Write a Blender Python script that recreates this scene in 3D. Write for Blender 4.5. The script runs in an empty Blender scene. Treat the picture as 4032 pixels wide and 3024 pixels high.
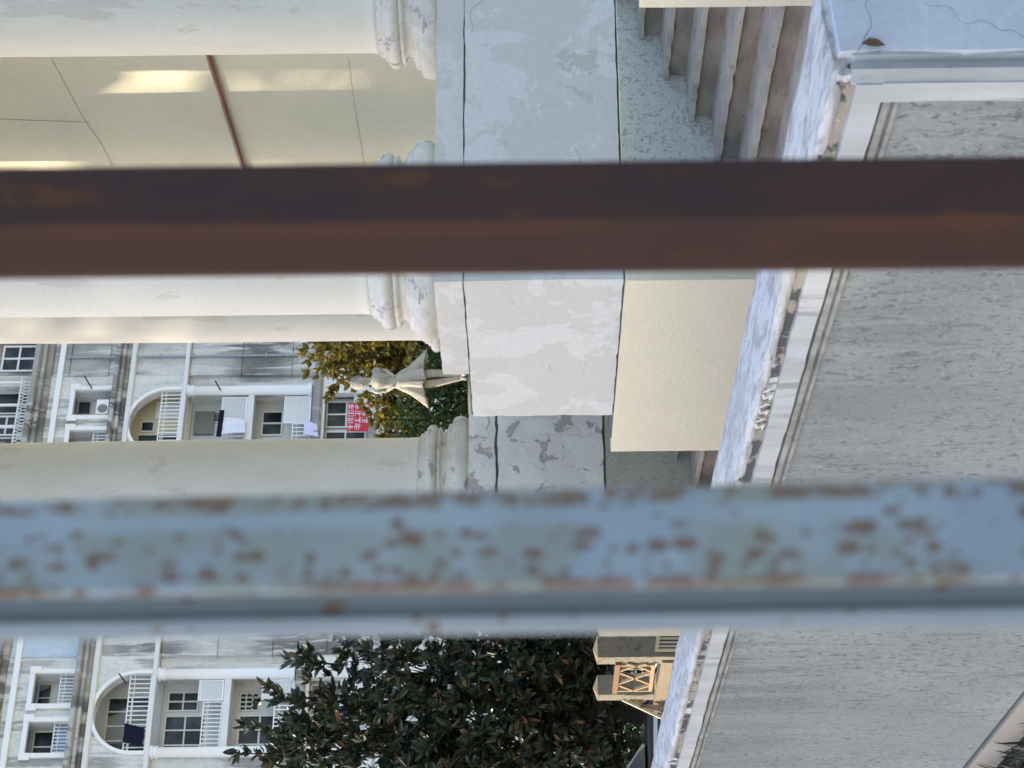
import bpy, bmesh, math, random
from math import sin, cos, pi, radians, sqrt, atan, tan
from mathutils import Vector, noise
C = bpy.context.scene
COL = C.collection
rnd = random.Random(7)

# ------------------------------------------------------------------ camera, world, sun, exposure
FPX = 7700.0
AZ = radians(25.1); TH = atan(59 / 7700); RHO = 0.011
F = Vector((sin(AZ) * cos(TH), cos(AZ) * cos(TH), sin(TH)))
R0 = Vector((cos(AZ), -sin(AZ), 0)); D0 = F.cross(R0)
DN = D0 * cos(RHO) - R0 * sin(RHO)       # photo +X  (the photo lies on its side: world down)
RT = R0 * cos(RHO) + D0 * sin(RHO)       # photo -Y
def ray(X, Y): return F + DN * ((X - 2016) / FPX) + RT * ((1512 - Y) / FPX)
def dep(X, Y, D): return ray(X, Y) * D
def onp(X, Y, i, val):
    q = ray(X, Y); return q * (val / q[i])

cam = bpy.data.objects.new('camera', bpy.data.cameras.new('camera')); COL.objects.link(cam)
from mathutils import Matrix
m = Matrix((DN, RT, -F)).transposed().to_4x4()
cam.matrix_world = m
cam.data.sensor_width = 36; cam.data.lens = FPX / 4032 * 36
cam.data.clip_start = 0.05; cam.data.clip_end = 1500
cam.data.dof.use_dof = True; cam.data.dof.focus_distance = 11.5; cam.data.dof.aperture_fstop = 20
C.camera = cam

SUN_EL, SUN_AZ = radians(35), radians(-54)     # azimuth from +Y, towards -X
w = bpy.data.worlds.new('World'); C.world = w; w.use_nodes = True
nt = w.node_tree; bg = nt.nodes['Background']
sk = nt.nodes.new('ShaderNodeTexSky'); sk.sky_type = 'NISHITA'; sk.sun_disc = False
sk.sun_elevation = SUN_EL; sk.sun_rotation = SUN_AZ; sk.air_density = 1.0; sk.dust_density = 1.0
tint = nt.nodes.new('ShaderNodeMix'); tint.data_type = 'RGBA'; tint.blend_type = 'MULTIPLY'; tint.inputs[0].default_value = 1
tint.inputs[7].default_value = (1.10, 1.0, .93, 1)         # the camera's warm white balance
nt.links.new(sk.outputs[0], tint.inputs[6]); nt.links.new(tint.outputs[2], bg.inputs[0]); bg.inputs[1].default_value = 0.15
ld = bpy.data.lights.new('sun', 'SUN'); ld.energy = 2.6; ld.angle = radians(0.5); ld.color = (1, .87, .66)
lo = bpy.data.objects.new('sun', ld); COL.objects.link(lo)
sv = Vector((sin(SUN_AZ) * cos(SUN_EL), cos(SUN_AZ) * cos(SUN_EL), sin(SUN_EL)))
lo.rotation_euler = sv.to_track_quat('Z', 'Y').to_euler()
C.view_settings.view_transform = 'Standard'; C.view_settings.look = 'None'
C.view_settings.exposure = 1.5; C.view_settings.gamma = 1.0
C.cycles.max_bounces = 6

# ------------------------------------------------------------------ mesh helpers
class MB:
    def __init__(s): s.v = []; s.f = []; s.mi = []; s.cur = 0
    def add(s, vs, fs):
        b = len(s.v); s.v += [tuple(p) for p in vs]
        for f in fs: s.f.append(tuple(i + b for i in f)); s.mi.append(s.cur)
        return s
    def box(s, x0, x1, y0, y1, z0, z1):
        v = [(x, y, z) for z in (z0, z1) for y in (y0, y1) for x in (x0, x1)]
        return s.add(v, [(0, 2, 3, 1), (4, 5, 7, 6), (0, 1, 5, 4), (2, 6, 7, 3), (0, 4, 6, 2), (1, 3, 7, 5)])
    def prism(s, poly, axis, a, b):            # poly in the two other axes, extruded along axis
        def P(p, t):
            if axis == 0: return (t, p[0], p[1])
            if axis == 1: return (p[0], t, p[1])
            return (p[0], p[1], t)
        n = len(poly)
        v = [P(p, a) for p in poly] + [P(p, b) for p in poly]
        fs = [tuple(range(n)), tuple(range(2 * n - 1, n - 1, -1))]
        fs += [(i, (i + 1) % n, (i + 1) % n + n, i + n) for i in range(n)]
        return s.add(v, fs)
    def lathe(s, prof, c=(0, 0, 0), n=48, wob=0):
        v = []; fs = []
        for k, (r, z) in enumerate(prof):
            for i in range(n):
                t = 2 * pi * i / n
                rr = r * (1 + wob * noise.noise(Vector((cos(t) * 2, sin(t) * 2, z * 9))))
                v.append((c[0] + rr * cos(t), c[1] + rr * sin(t), c[2] + z))
        for k in range(len(prof) - 1):
            for i in range(n):
                j = (i + 1) % n
                fs.append((k * n + i, k * n + j, (k + 1) * n + j, (k + 1) * n + i))
        fs.append(tuple(range(n - 1, -1, -1))); fs.append(tuple((len(prof) - 1) * n + i for i in range(n)))
        return s.add(v, fs)
    def tube(s, pts, r, n=6):
        pts = [Vector(p) for p in pts]; v = []; fs = []
        rs = r if isinstance(r, (list, tuple)) else [r] * len(pts)
        for k, p in enumerate(pts):
            t = (pts[min(k + 1, len(pts) - 1)] - pts[max(k - 1, 0)]).normalized()
            up = Vector((0, 0, 1)) if abs(t.z) < .9 else Vector((1, 0, 0))
            a = t.cross(up).normalized(); b = t.cross(a)
            for i in range(n):
                th = 2 * pi * i / n + pi / 4
                v.append(p + (a * cos(th) + b * sin(th)) * rs[k])
        for k in range(len(pts) - 1):
            for i in range(n):
                j = (i + 1) % n; fs.append((k * n + i, k * n + j, (k + 1) * n + j, (k + 1) * n + i))
        fs.append(tuple(range(n))); fs.append(tuple((len(pts) - 1) * n + i for i in range(n - 1, -1, -1)))
        return s.add(v, fs)
    def bar(s, a, b, w, d=None):
        d = d or w; a = Vector(a); b = Vector(b); t = (b - a).normalized()
        up = Vector((0, 0, 1)) if abs(t.z) < .9 else Vector((0, 1, 0))
        p = t.cross(up).normalized(); q = t.cross(p).normalized()
        v = [c + p * (i * w / 2) + q * (j * d / 2) for c in (a, b) for i, j in ((-1, -1), (1, -1), (1, 1), (-1, 1))]
        return s.add(v, [(0, 1, 2, 3), (7, 6, 5, 4), (0, 4, 5, 1), (1, 5, 6, 2), (2, 6, 7, 3), (3, 7, 4, 0)])
    def build(s, name, mat, parent=None, smooth=False, bevel=0, loc=None):
        me = bpy.data.meshes.new(name)
        v = s.v
        if loc is not None: v = [(p[0] - loc[0], p[1] - loc[1], p[2] - loc[2]) for p in v]
        me.from_pydata([tuple(p) for p in v], [], s.f); me.update()
        bm = bmesh.new(); bm.from_mesh(me); bmesh.ops.recalc_face_normals(bm, faces=bm.faces); bm.to_mesh(me); bm.free()
        mats = mat if isinstance(mat, (list, tuple)) else [mat]
        for q in mats: me.materials.append(q)
        if len(mats) > 1: me.polygons.foreach_set('material_index', s.mi)
        if smooth: me.polygons.foreach_set('use_smooth', [True] * len(me.polygons))
        o = bpy.data.objects.new(name, me); COL.objects.link(o)
        if loc is not None: o.location = loc
        if parent is not None: o.parent = parent
        if bevel:
            bv = o.modifiers.new('b', 'BEVEL'); bv.width = bevel; bv.segments = 2; bv.limit_method = 'ANGLE'; bv.angle_limit = radians(40)
        return o

def rough_box(x0, x1, y0, y1, z0, z1, step, amp, sc=6, seed=0, edge=0.0):
    """box with gridded faces, displaced by noise; edges crumble inward by 'edge'"""
    bm = bmesh.new()
    nx = max(1, int(round((x1 - x0) / step))); ny = max(1, int(round((y1 - y0) / step))); nz = max(1, int(round((z1 - z0) / step)))
    def face(o, a, b, na, nb):
        g = [[bm.verts.new((Vector(o) + Vector(a) * i / na + Vector(b) * j / nb)) for j in range(nb + 1)] for i in range(na + 1)]
        for i in range(na):
            for j in range(nb): bm.faces.new((g[i][j], g[i + 1][j], g[i + 1][j + 1], g[i][j + 1]))
    X = (x1 - x0, 0, 0); Y = (0, y1 - y0, 0); Z = (0, 0, z1 - z0)
    face((x0, y0, z0), X, Z, nx, nz); face((x0, y1, z0), Z, X, nz, nx)
    face((x0, y0, z0), Z, Y, nz, ny); face((x1, y0, z0), Y, Z, ny, nz)
    face((x0, y0, z0), Y, X, ny, nx); face((x0, y0, z1), X, Y, nx, ny)
    bmesh.ops.remove_doubles(bm, verts=bm.verts, dist=1e-5)
    bmesh.ops.recalc_face_normals(bm, faces=bm.faces)
    cx, cy, cz = (x0 + x1) / 2, (y0 + y1) / 2, (z0 + z1) / 2
    for v in bm.verts:
        p = v.co.copy(); q = p * sc + Vector((seed, seed * .7, 0))
        n = noise.noise_vector(q) + noise.noise_vector(q * 3.1) * .4
        v.co = p + n * amp
        ne = sum((abs(p.x - x0) < 1e-4 or abs(p.x - x1) < 1e-4, abs(p.y - y0) < 1e-4 or abs(p.y - y1) < 1e-4, abs(p.z - z0) < 1e-4 or abs(p.z - z1) < 1e-4))
        if edge and ne >= 2:
            k = max(0, noise.noise(p * 9 + Vector((seed, 3, 1))) + .15) + max(0, noise.noise(p * 24)) * .5
            d = Vector((cx - p.x if abs(p.x - x0) < 1e-4 or abs(p.x - x1) < 1e-4 else 0, cy - p.y if abs(p.y - y0) < 1e-4 or abs(p.y - y1) < 1e-4 else 0, cz - p.z if abs(p.z - z0) < 1e-4 or abs(p.z - z1) < 1e-4 else 0))
            d = Vector([math.copysign(1, c) if c else 0 for c in d])
            v.co += d * (k * edge)
    me = bpy.data.meshes.new('m'); bm.to_mesh(me); bm.free()
    me.polygons.foreach_set('use_smooth', [True] * len(me.polygons))
    return me
def mobj(name, me, mat, parent=None, loc=None):
    me.name = name
    if isinstance(mat, (list, tuple)):
        for q in mat: me.materials.append(q)
    else: me.materials.append(mat)
    if loc is not None: me.transform(Matrix.Translation(-Vector(loc)))
    try: me.set_sharp_from_angle(angle=radians(38))
    except Exception: pass
    o = bpy.data.objects.new(name, me); COL.objects.link(o)
    if loc is not None: o.location = loc
    if parent is not None: o.parent = parent
    return o

def tag(o, label=None, cat=None, group=None, kind=None):
    if label: o['label'] = label
    if cat: o['category'] = cat
    if group: o['group'] = group
    if kind: o['kind'] = kind
    return o
def empty(name, loc, rz=0, label=None, cat=None, group=None):
    o = bpy.data.objects.new(name, None); COL.objects.link(o); o.location = loc; o.rotation_euler = (0, 0, rz)
    o.empty_display_size = .2
    return tag(o, label, cat, group)
def copy_tree(o, parent=None, loc=None):
    c = o.copy(); COL.objects.link(c); c.parent = parent
    if loc is not None: c.location = loc
    for ch in [q for q in COL.objects if q.parent == o]: copy_tree(ch, c)
    return c

# ------------------------------------------------------------------ materials
class NT:
    def __init__(s, name):
        s.m = bpy.data.materials.new(name); s.m.use_nodes = True; s.t = s.m.node_tree
        s.b = s.t.nodes['Principled BSDF']; s.tc = s.t.nodes.new('ShaderNodeTexCoord').outputs['Object']
    def n(s, k, **kw):
        q = s.t.nodes.new(k)
        for a, b in kw.items(): setattr(q, a, b)
        return q
    def lk(s, a, b): s.t.links.new(a, b)
    def mp(s, sc=(1, 1, 1), rot=(0, 0, 0), loc=(0, 0, 0)):
        q = s.n('ShaderNodeMapping'); q.inputs['Scale'].default_value = sc; q.inputs['Rotation'].default_value = rot; q.inputs['Location'].default_value = loc
        s.lk(s.tc, q.inputs[0]); return q.outputs[0]
    def noise(s, scale, det=4, rough=.55, vec=None, dist=0):
        q = s.n('ShaderNodeTexNoise'); q.inputs['Scale'].default_value = scale; q.inputs['Detail'].default_value = det
        q.inputs['Roughness'].default_value = rough; q.inputs['Distortion'].default_value = dist
        s.lk(vec or s.tc, q.inputs['Vector']); return q.outputs['Fac']
    def vor(s, scale, feat='DISTANCE_TO_EDGE', vec=None):
        q = s.n('ShaderNodeTexVoronoi'); q.feature = feat; q.inputs['Scale'].default_value = scale
        s.lk(vec or s.tc, q.inputs['Vector']); return q.outputs[0]
    def ramp(s, fac, a, b, ca=0., cb=1.):
        q = s.n('ShaderNodeMapRange'); q.interpolation_type = 'SMOOTHSTEP'
        for i, v in zip((1, 2, 3, 4), (a, b, ca, cb)): q.inputs[i].default_value = v
        s.lk(fac, q.inputs[0]); return q.outputs[0]
    def mix(s, fac, a, b):
        q = s.n('ShaderNodeMix', data_type='RGBA'); ins = (q.inputs[0], q.inputs[6], q.inputs[7])
        for i, v in zip(ins, (fac, a, b)):
            if isinstance(v, (int, float)): i.default_value = v
            elif isinstance(v, tuple): i.default_value = (*v, 1)
            else: s.lk(v, i)
        return q.outputs[2]
    def math(s, op, a, b=None):
        q = s.n('ShaderNodeMath', operation=op)
        for i, v in zip(q.inputs, (a, b)):
            if v is None: continue
            if isinstance(v, (int, float)): i.default_value = v
            else: s.lk(v, i)
        return q.outputs[0]
    def sep(s, ax):
        q = s.n('ShaderNodeSeparateXYZ'); s.lk(s.tc, q.inputs[0]); return q.outputs[ax]
    def out(s, col, rough=.85, bump=None, bs=.4, bd=.01, spec=.3, metal=0):
        if isinstance(col, tuple): s.b.inputs['Base Color'].default_value = (*col, 1)
        else: s.lk(col, s.b.inputs['Base Color'])
        if isinstance(rough, (int, float)): s.b.inputs['Roughness'].default_value = rough
        else: s.lk(rough, s.b.inputs['Roughness'])
        s.b.inputs['Specular IOR Level'].default_value = spec; s.b.inputs['Metallic'].default_value = metal
        if bump is not None:
            q = s.n('ShaderNodeBump'); q.inputs['Strength'].default_value = bs; q.inputs['Distance'].default_value = bd
            s.lk(bump, q.inputs['Height']); s.lk(q.outputs[0], s.b.inputs['Normal'])
        return s.m

def plain(name, c, rough=.6, spec=.4, var=.12, sc=8, metal=0):
    t = NT(name); d = tuple(x * (1 - var) for x in c); l = tuple(min(1, x * (1 + var)) for x in c)
    return t.out(t.mix(t.noise(sc), d, l), rough, spec=spec, metal=metal)

def paint_plaster(name, base, patch, dark, psc=2.2, pth=.55, dth=.66, crack=.5, stre=(1, 1, 1), bs=.35):
    """painted render: two tones of paint in sharp patches, grey chips, hairline cracks"""
    t = NT(name); v = t.mp(stre)
    a = t.noise(psc, 7, .62, v, .6); pf = t.ramp(a, pth - .012, pth + .012)
    c = t.mix(pf, base, patch)
    b = t.noise(psc * 1.7, 8, .65, t.mp(stre, loc=(5, 2, 7)), .4); df = t.ramp(b, dth - .01, dth + .012)
    c = t.mix(df, c, dark)
    dv = t.noise(3, 5, .6); nm = t.n('ShaderNodeMix', data_type='VECTOR'); nm.inputs[0].default_value = .12
    nq = t.n('ShaderNodeTexNoise'); nq.inputs['Scale'].default_value = 4; t.lk(t.tc, nq.inputs['Vector'])
    t.lk(t.tc, nm.inputs[4]); t.lk(nq.outputs['Color'], nm.inputs[5])
    e = t.vor(1.6, vec=nm.outputs[1]); cr = t.ramp(e, .0, .006, 1, 0)
    cr = t.math('MULTIPLY', cr, t.ramp(dv, .5, .6, 0, crack))
    c = t.mix(cr, c, tuple(x * .4 for x in dark))
    g = t.noise(26, 6, .7); c = t.mix(t.ramp(g, .35, .7, 0, .28), c, tuple(x * .72 for x in base))
    h = t.math('ADD', t.math('MULTIPLY', df, -.9), t.math('MULTIPLY', g, .35)); h = t.math('ADD', h, t.math('MULTIPLY', pf, .25)); h = t.math('SUBTRACT', h, cr)
    return t.out(c, .8, h, bs, .008, .25)

def stucco(name, base, dark, fsc=34, fl=.5, stre=(1, 1, 1), bs=.7, stain=.35, bd=.012):
    """pebbly render with short dark flecks and broad stains"""
    t = NT(name); v = t.mp(stre)
    a = t.noise(fsc, 5, .62, v, 1.2); fk = t.ramp(a, .40, .47, fl, 0)
    big = t.noise(1.4, 5, .6); c = t.mix(t.ramp(big, .35, .7, 0, stain), base, tuple(x * .74 for x in base))
    c = t.mix(fk, c, dark)
    c = t.mix(t.ramp(t.noise(fsc * 3, 3), .4, .7, 0, .25), c, tuple(min(1, x * 1.25) for x in base))
    h = t.math('ADD', a, t.math('MULTIPLY', t.noise(fsc * 2.6, 4), .5))
    return t.out(c, .9, h, bs, bd, .15)

CREAM = stucco('cream_paint', (.76, .68, .51), (.58, .52, .38), 30, .18, bs=.35, stain=.12)
STUC = stucco('pale_stucco', (.56, .55, .48), (.20, .20, .18), 30, .6, bs=1.0, stain=.25)
def panel_mat():
    t = NT('grey_stucco')
    v = t.mp((1, 1.0, .8)); q = t.noise(62, 4, .6, v, .5)
    v2 = t.mp((1, 1.6, .3)); q2 = t.noise(34, 5, .6, v2, .8)
    big = t.noise(1.7, 4, .6)
    c = t.mix(t.ramp(big, .3, .7), (.245, .265, .27), (.325, .345, .345))
    c = t.mix(t.ramp(q, .36, .45, .75, 0), c, (.13, .14, .145))
    c = t.mix(t.ramp(q2, .34, .45, .6, 0), c, (.14, .15, .155))
    c = t.mix(t.ramp(t.noise(90, 3), .52, .64, 0, .3), c, (.46, .47, .45))
    zz = t.ramp(t.sep(2), .55, .99); run = t.ramp(t.noise(2.4, 5, .6, t.mp((1, 4, .35))), .42, .6)
    c = t.mix(t.math('MULTIPLY', t.math('MULTIPLY', zz, run), .45), c, (.14, .145, .14))
    c = t.mix(t.ramp(t.noise(1.1, 4, .5, t.mp((1, 2.2, .5), loc=(3, 1, 4))), .48, .66, 0, .35), c, (.35, .35, .33))
    h = t.math('ADD', q, t.math('MULTIPLY', t.noise(110, 4), .5))
    return t.out(c, .9, h, .5, .004, .15)
GREYST = panel_mat()
BLKF = paint_plaster('pedestal_paint', (.60, .585, .55), (.66, .66, .64), (.52, .50, .45), 1.9, .50, .67, .35)
BLKB = paint_plaster('peeling_paint', (.74, .73, .68), (.80, .79, .75), (.44, .43, .41), 2.9, .48, .58, .8, bs=.9)
SLABM = paint_plaster('plinth_paint', (.60, .58, .54), (.66, .65, .62), (.34, .33, .31), 2.4, .52, .68, .3)
BASEM = paint_plaster('column_base_paint', (.68, .65, .59), (.61, .58, .51), (.36, .345, .32), 3.4, .53, .60, .8, (1, 1, 1.6))
def column_mat():
    t = NT('column_paint'); v = t.mp((1, 1, .35))
    c = t.mix(t.ramp(t.noise(2.2, 5, .6, v), .3, .7), (.68, .655, .575), (.76, .735, .66))
    c = t.mix(t.ramp(t.noise(1.4, 6, .62, t.mp((1, 1, .5), loc=(4, 1, 9)), .5), .60, .615, 0, .5), c, (.58, .52, .44))
    c = t.mix(t.ramp(t.noise(40, 3), .4, .7, 0, .12), c, (.45, .44, .42))
    return t.out(c, .7, t.noise(30, 4), .12, .01, .3)
COLM = column_mat()
def backwall_mat():
    t = NT('portico_wall_paint'); a = t.noise(26, 5, .65, None, 1.5)
    c = t.mix(t.ramp(t.noise(.9, 4), .35, .7), (.64, .60, .46), (.57, .545, .43))
    c = t.mix(t.ramp(a, .5, .62, 0, .4), c, (.72, .68, .54))
    return t.out(c, .85, a, .35, .006, .2)
BACKW = backwall_mat()
def coping_mat():
    t = NT('weathered_coping'); v = t.mp((1.3, .35, 1.3))
    a = t.noise(34, 7, .68, t.mp((1.5, .28, 1.5)), .5); b = t.noise(5, 6, .6, v)
    c = t.mix(t.ramp(a, .36, .56), (.36, .36, .355), (.62, .62, .61))
    c = t.mix(t.ramp(b, .50, .58, 0, .7), c, (.46, .45, .42))
    c = t.mix(t.ramp(t.noise(24, 6, .65, t.mp((1.6, .5, 1.6), loc=(2, 5, 1)), .6), .32, .40, .6, 0), c, (.17, .17, .165))
    return t.out(c, .85, t.math('ADD', a, t.math('MULTIPLY', t.noise(60, 4, .6, v), .5)), .9, .008, .2)
COPE = coping_mat()
def groove_mat():
    t = NT('exposed_mortar'); v = t.mp((1, .6, 1))
    a = t.noise(13, 6, .65, v, .6)
    c = t.mix(t.ramp(a, .47, .52), (.10, .10, .105), (.36, .33, .28))
    c = t.mix(t.ramp(t.noise(9, 6, .6, t.mp(loc=(3, 3, 3))), .58, .62), c, (.62, .63, .63))
    return t.out(c, .9, a, 1, .02, .15)
GROOVE = groove_mat()
def fascia_mat(name='fascia_paint', c1=(.44, .455, .46), c2=(.53, .545, .55)):
    t = NT(name); v = t.mp((1, 2.6, .5))
    a = t.noise(5, 5, .6, v)
    c = t.mix(t.ramp(a, .35, .6), c1, c2)
    c = t.mix(t.ramp(t.noise(3.6, 6, .65, t.mp((1, 5, .6), loc=(1, 7, 2))), .54, .64, 0, .7), c, (.26, .27, .27))
    dk = t.ramp(t.noise(40, 4), .3, .4, .25, 0); c = t.mix(dk, c, (.25, .25, .26))
    return t.out(c, .75, t.noise(20, 5), .25, .01, .25)
FASC = fascia_mat(); MOULD = fascia_mat('moulding_paint', (.22, .225, .215), (.36, .365, .35))
def endface_mat():
    t = NT('skylit_blue_render')  # blue cast of the sky mixed into the render colour
    c = t.mix(t.ramp(t.noise(5, 6, .6), .3, .7), (.52, .56, .62), (.62, .66, .72))
    c = t.mix(t.ramp(t.noise(55, 4), .5, .66, 0, .4), c, (.72, .76, .82))
    nm = t.n('ShaderNodeMix', data_type='VECTOR'); nm.inputs[0].default_value = .10
    nq = t.n('ShaderNodeTexNoise'); nq.inputs['Scale'].default_value = 9; t.lk(t.tc, nq.inputs['Vector'])
    t.lk(t.tc, nm.inputs[4]); t.lk(nq.outputs['Color'], nm.inputs[5])
    e = t.vor(5.5, vec=nm.outputs[1]); cr = t.ramp(e, 0, .005, .55, 0)
    cr = t.math('MULTIPLY', cr, t.ramp(t.noise(3), .44, .52))
    c = t.mix(cr, c, (.17, .15, .15))
    return t.out(c, .8, t.math('SUBTRACT', t.noise(40, 5), cr), .4, .004, .2)
BLUEW = endface_mat()
def step_mat(nm='worn_step_stone', c1=(.27, .235, .19), c2=(.18, .15, .12)):
    t = NT(nm); v = t.mp((1.2, .5, 1.2))
    c = t.mix(t.ramp(t.noise(7, 6, .6, v), .35, .65), c2, c1)
    c = t.mix(t.ramp(t.noise(22, 5, .6, v), .3, .42, .6, 0), c, (.09, .075, .06))
    return t.out(c, .8, t.noise(18, 5, .6, v), .5, .015, .3)
STEPM = step_mat(); TREADM = step_mat('worn_tread', (.40, .37, .32), (.31, .28, .24))
DARKGAP = plain('dark_gap', (.13, .13, .13), .95, .1)
WHITE = plain('white_paint', (.86, .85, .815), .5, .4, .05)
WHITE2 = plain('weathered_white_paint', (.75, .735, .69), .6, .3, .12, 3)
def facade_mat(name, c1, c2, st, th=.50):
    t = NT(name)
    v = t.mp((1.1, 1, .16)); a = t.noise(1.3, 6, .65, v, .3); b = t.noise(.16, 3)
    c = t.mix(t.ramp(t.noise(.7, 5), .3, .7), c1, c2)
    f = t.math('MULTIPLY', t.ramp(a, th, th + .10), t.ramp(b, .38, .6, .25, 1))
    c = t.mix(t.math('MULTIPLY', f, st), c, (.10, .098, .09))
    c = t.mix(t.ramp(t.noise(5, 5), .35, .6, .18, 0), c, (.3, .3, .29))
    return t.out(c, .85, None, spec=.2)
FAC = facade_mat('facade_render', (.68, .665, .62), (.75, .735, .69), .6, .48)
FACRUST = facade_mat('facade_block_render', (.60, .585, .54), (.68, .665, .62), .88, .44)
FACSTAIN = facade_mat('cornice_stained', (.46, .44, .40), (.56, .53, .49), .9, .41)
FACBLUE = facade_mat('facade_pale_blue', (.50, .60, .68), (.56, .66, .74), .3)
INNER = plain('balcony_wall_paint', (.66, .655, .62), .8, .2, .08, .6)
INNERY = plain('yellow_balcony_wall', (.72, .66, .44), .8, .2, .08, .6)
def glass_mat():
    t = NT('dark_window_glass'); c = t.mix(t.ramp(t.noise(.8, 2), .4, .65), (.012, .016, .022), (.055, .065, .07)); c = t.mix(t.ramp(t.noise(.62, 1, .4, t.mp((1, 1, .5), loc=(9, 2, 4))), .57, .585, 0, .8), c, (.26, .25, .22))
    return t.out(c, .3, spec=.22)
GLASS = glass_mat()
def rust_mat(nm, a, b, d, sc=18, th=.5, spots=None):
    t = NT(nm); v = t.mp((1, 1, .4))
    q = t.noise(sc, 5, .6, v); c = t.mix(t.ramp(q, .35, .65), a, b)
    c = t.mix(t.ramp(t.noise(sc * 2.2, 5, .6, v), th, th + .1, 0, .7), c, d)
    x = t.sep(0); e = t.ramp(t.math('ABSOLUTE', t.math('ADD', x, .0022)), .0008, .0045, .7, 0); e = t.math('MULTIPLY', e, t.ramp(t.noise(14, 3, .6, t.mp((1, 1, .25))), .4, .6))
    lo_ = t.math('MULTIPLY', t.ramp(x, -.001, -.004, 0, .75), t.ramp(t.noise(30, 4, .6, t.mp((1, 1, .25), loc=(2, 2, 5))), .35, .6, .35, 1))
    c = t.mix(lo_, c, (.085, .040, .026))
    c = t.mix(e, c, (.13, .055, .022))
    return t.out(c, .75, q, .3, .002, .25)
RUST = rust_mat('rusty_brown_steel', (.060, .034, .034), (.074, .040, .035), (.13, .055, .024), 22, .56)
def bluebar_mat():
    t = NT('rust_spotted_blue_paint')
    c = t.mix(t.ramp(t.noise(20, 3), .35, .7), (.29, .355, .405), (.35, .415, .45))
    v = t.mp((1, 1, .6))
    # rust spots in clusters, densest along the corner and the far edge
    x = t.sep(0)
    def bump_at(cx, w, k): return t.ramp(t.math('ABSOLUTE', t.math('SUBTRACT', x, cx)), w * .6, w, k, 0)
    band = t.math('MAXIMUM', bump_at(.0035, .0085, .85), bump_at(.0165, .0028, 1))
    band = t.math('MAXIMUM', band, bump_at(-.0045, .0022, 1)); band = t.math('MAXIMUM', band, .12)
    clus = t.ramp(t.noise(46, 4, .6), .36, .52)
    wv = t.n('ShaderNodeMix', data_type='VECTOR'); wv.inputs[0].default_value = .0035
    wn = t.n('ShaderNodeTexNoise'); wn.inputs['Scale'].default_value = 160; t.lk(v, wn.inputs['Vector']); t.lk(v, wv.inputs[4]); t.lk(wn.outputs['Color'], wv.inputs[5])
    spot = None
    for sc_, th_ in ((230, .42), (370, .5)):
        vo = t.n('ShaderNodeTexVoronoi'); vo.inputs['Scale'].default_value = sc_; t.lk(wv.outputs[1], vo.inputs['Vector'])
        cell = t.n('ShaderNodeSeparateColor'); t.lk(vo.outputs['Color'], cell.inputs[0])
        lim = t.math('MULTIPLY', t.math('MAXIMUM', clus, .3), band)
        keep = t.ramp(t.math('SUBTRACT', t.math('MULTIPLY', lim, .95 - th_ * .6), cell.outputs[0]), 0, .04)
        rad = t.math('ADD', t.math('MULTIPLY', cell.outputs[1], .38), .26)
        q = t.math('MULTIPLY', t.ramp(t.math('SUBTRACT', rad, vo.outputs['Distance']), 0, .14), keep)
        spot = q if spot is None else t.math('MAXIMUM', spot, q)
    st = t.math('MULTIPLY', t.ramp(t.noise(150, 5, .65, t.mp((1, 1, .4))), .50, .57), t.math('MAXIMUM', bump_at(-.0045, .0024, 1), bump_at(.0170, .0024, 1)))
    spot = t.math('MULTIPLY', t.math('MAXIMUM', spot, st), .8)
    halo = t.ramp(t.noise(34, 4), .40, .58, 0, .75)
    c = t.mix(t.math('MULTIPLY', halo, band), c, (.25, .26, .19))
    c = t.mix(t.math('MULTIPLY', t.ramp(x, -.0075, -.0055, .8, 0), t.ramp(x, -.0135, -.0120)), c, (.15, .175, .17))  # dark grey band: shade of the recessed return put into the colour
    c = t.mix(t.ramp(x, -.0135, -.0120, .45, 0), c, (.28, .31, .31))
    c = t.mix(spot, c, (.17, .08, .036))
    return t.out(c, .6, t.math('SUBTRACT', 1, spot), .25, .001, .4)
BLUEBAR = bluebar_mat()

# ------------------------------------------------------------------ ground
GZ = -2.5
def ground_mat():
    t = NT('earth_and_litter'); a = t.noise(3, 6, .6)
    c = t.mix(t.ramp(a, .35, .65), (.035, .032, .025), (.075, .068, .05))
    c = t.mix(t.ramp(t.noise(24, 5), .58, .66, 0, .7), c, (.18, .15, .10))
    return t.out(c, .95, t.noise(20, 6), .8, .03, .1)
GROUND = ground_mat()
tag(MB().box(-600, 900, -200, 1200, GZ - .5, GZ).build('ground', GROUND), kind='structure')
def road_mat():
    t = NT('road_asphalt'); c = t.mix(t.noise(1.2, 5), (.05, .05, .05), (.075, .075, .072))
    return t.out(c, .9, t.noise(60, 3), .4, .01, .2)
tag(MB().box(-30, 90, 23.2, 36, GZ + .001, GZ + .004).build('road', road_mat()), kind='structure')
def pave_mat():
    t = NT('pale_bounce_paving'); br = t.n('ShaderNodeTexBrick'); br.inputs['Scale'].default_value = .5; t.lk(t.tc, br.inputs['Vector'])
    br.inputs['Color1'].default_value = (.50, .48, .44, 1); br.inputs['Color2'].default_value = (.44, .42, .39, 1); br.inputs['Mortar'].default_value = (.25, .24, .22, 1); br.inputs['Mortar Size'].default_value = .01
    return t.out(t.mix(t.ramp(t.noise(.5, 5), .4, .7, 0, .3), br.outputs['Color'], (.36, .34, .31)), .9, spec=.2)
tag(MB().box(-60, 140, 36.1, 140, GZ + .001, GZ + .006).build('bounce_paving', pave_mat()), kind='structure')  # pale surface added to bounce light up onto the far facade
tag(MB().box(-8, 1.545, -4, 14, GZ + .002, -1.53).build('terrace_ground', GROUND), kind='structure')

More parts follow.
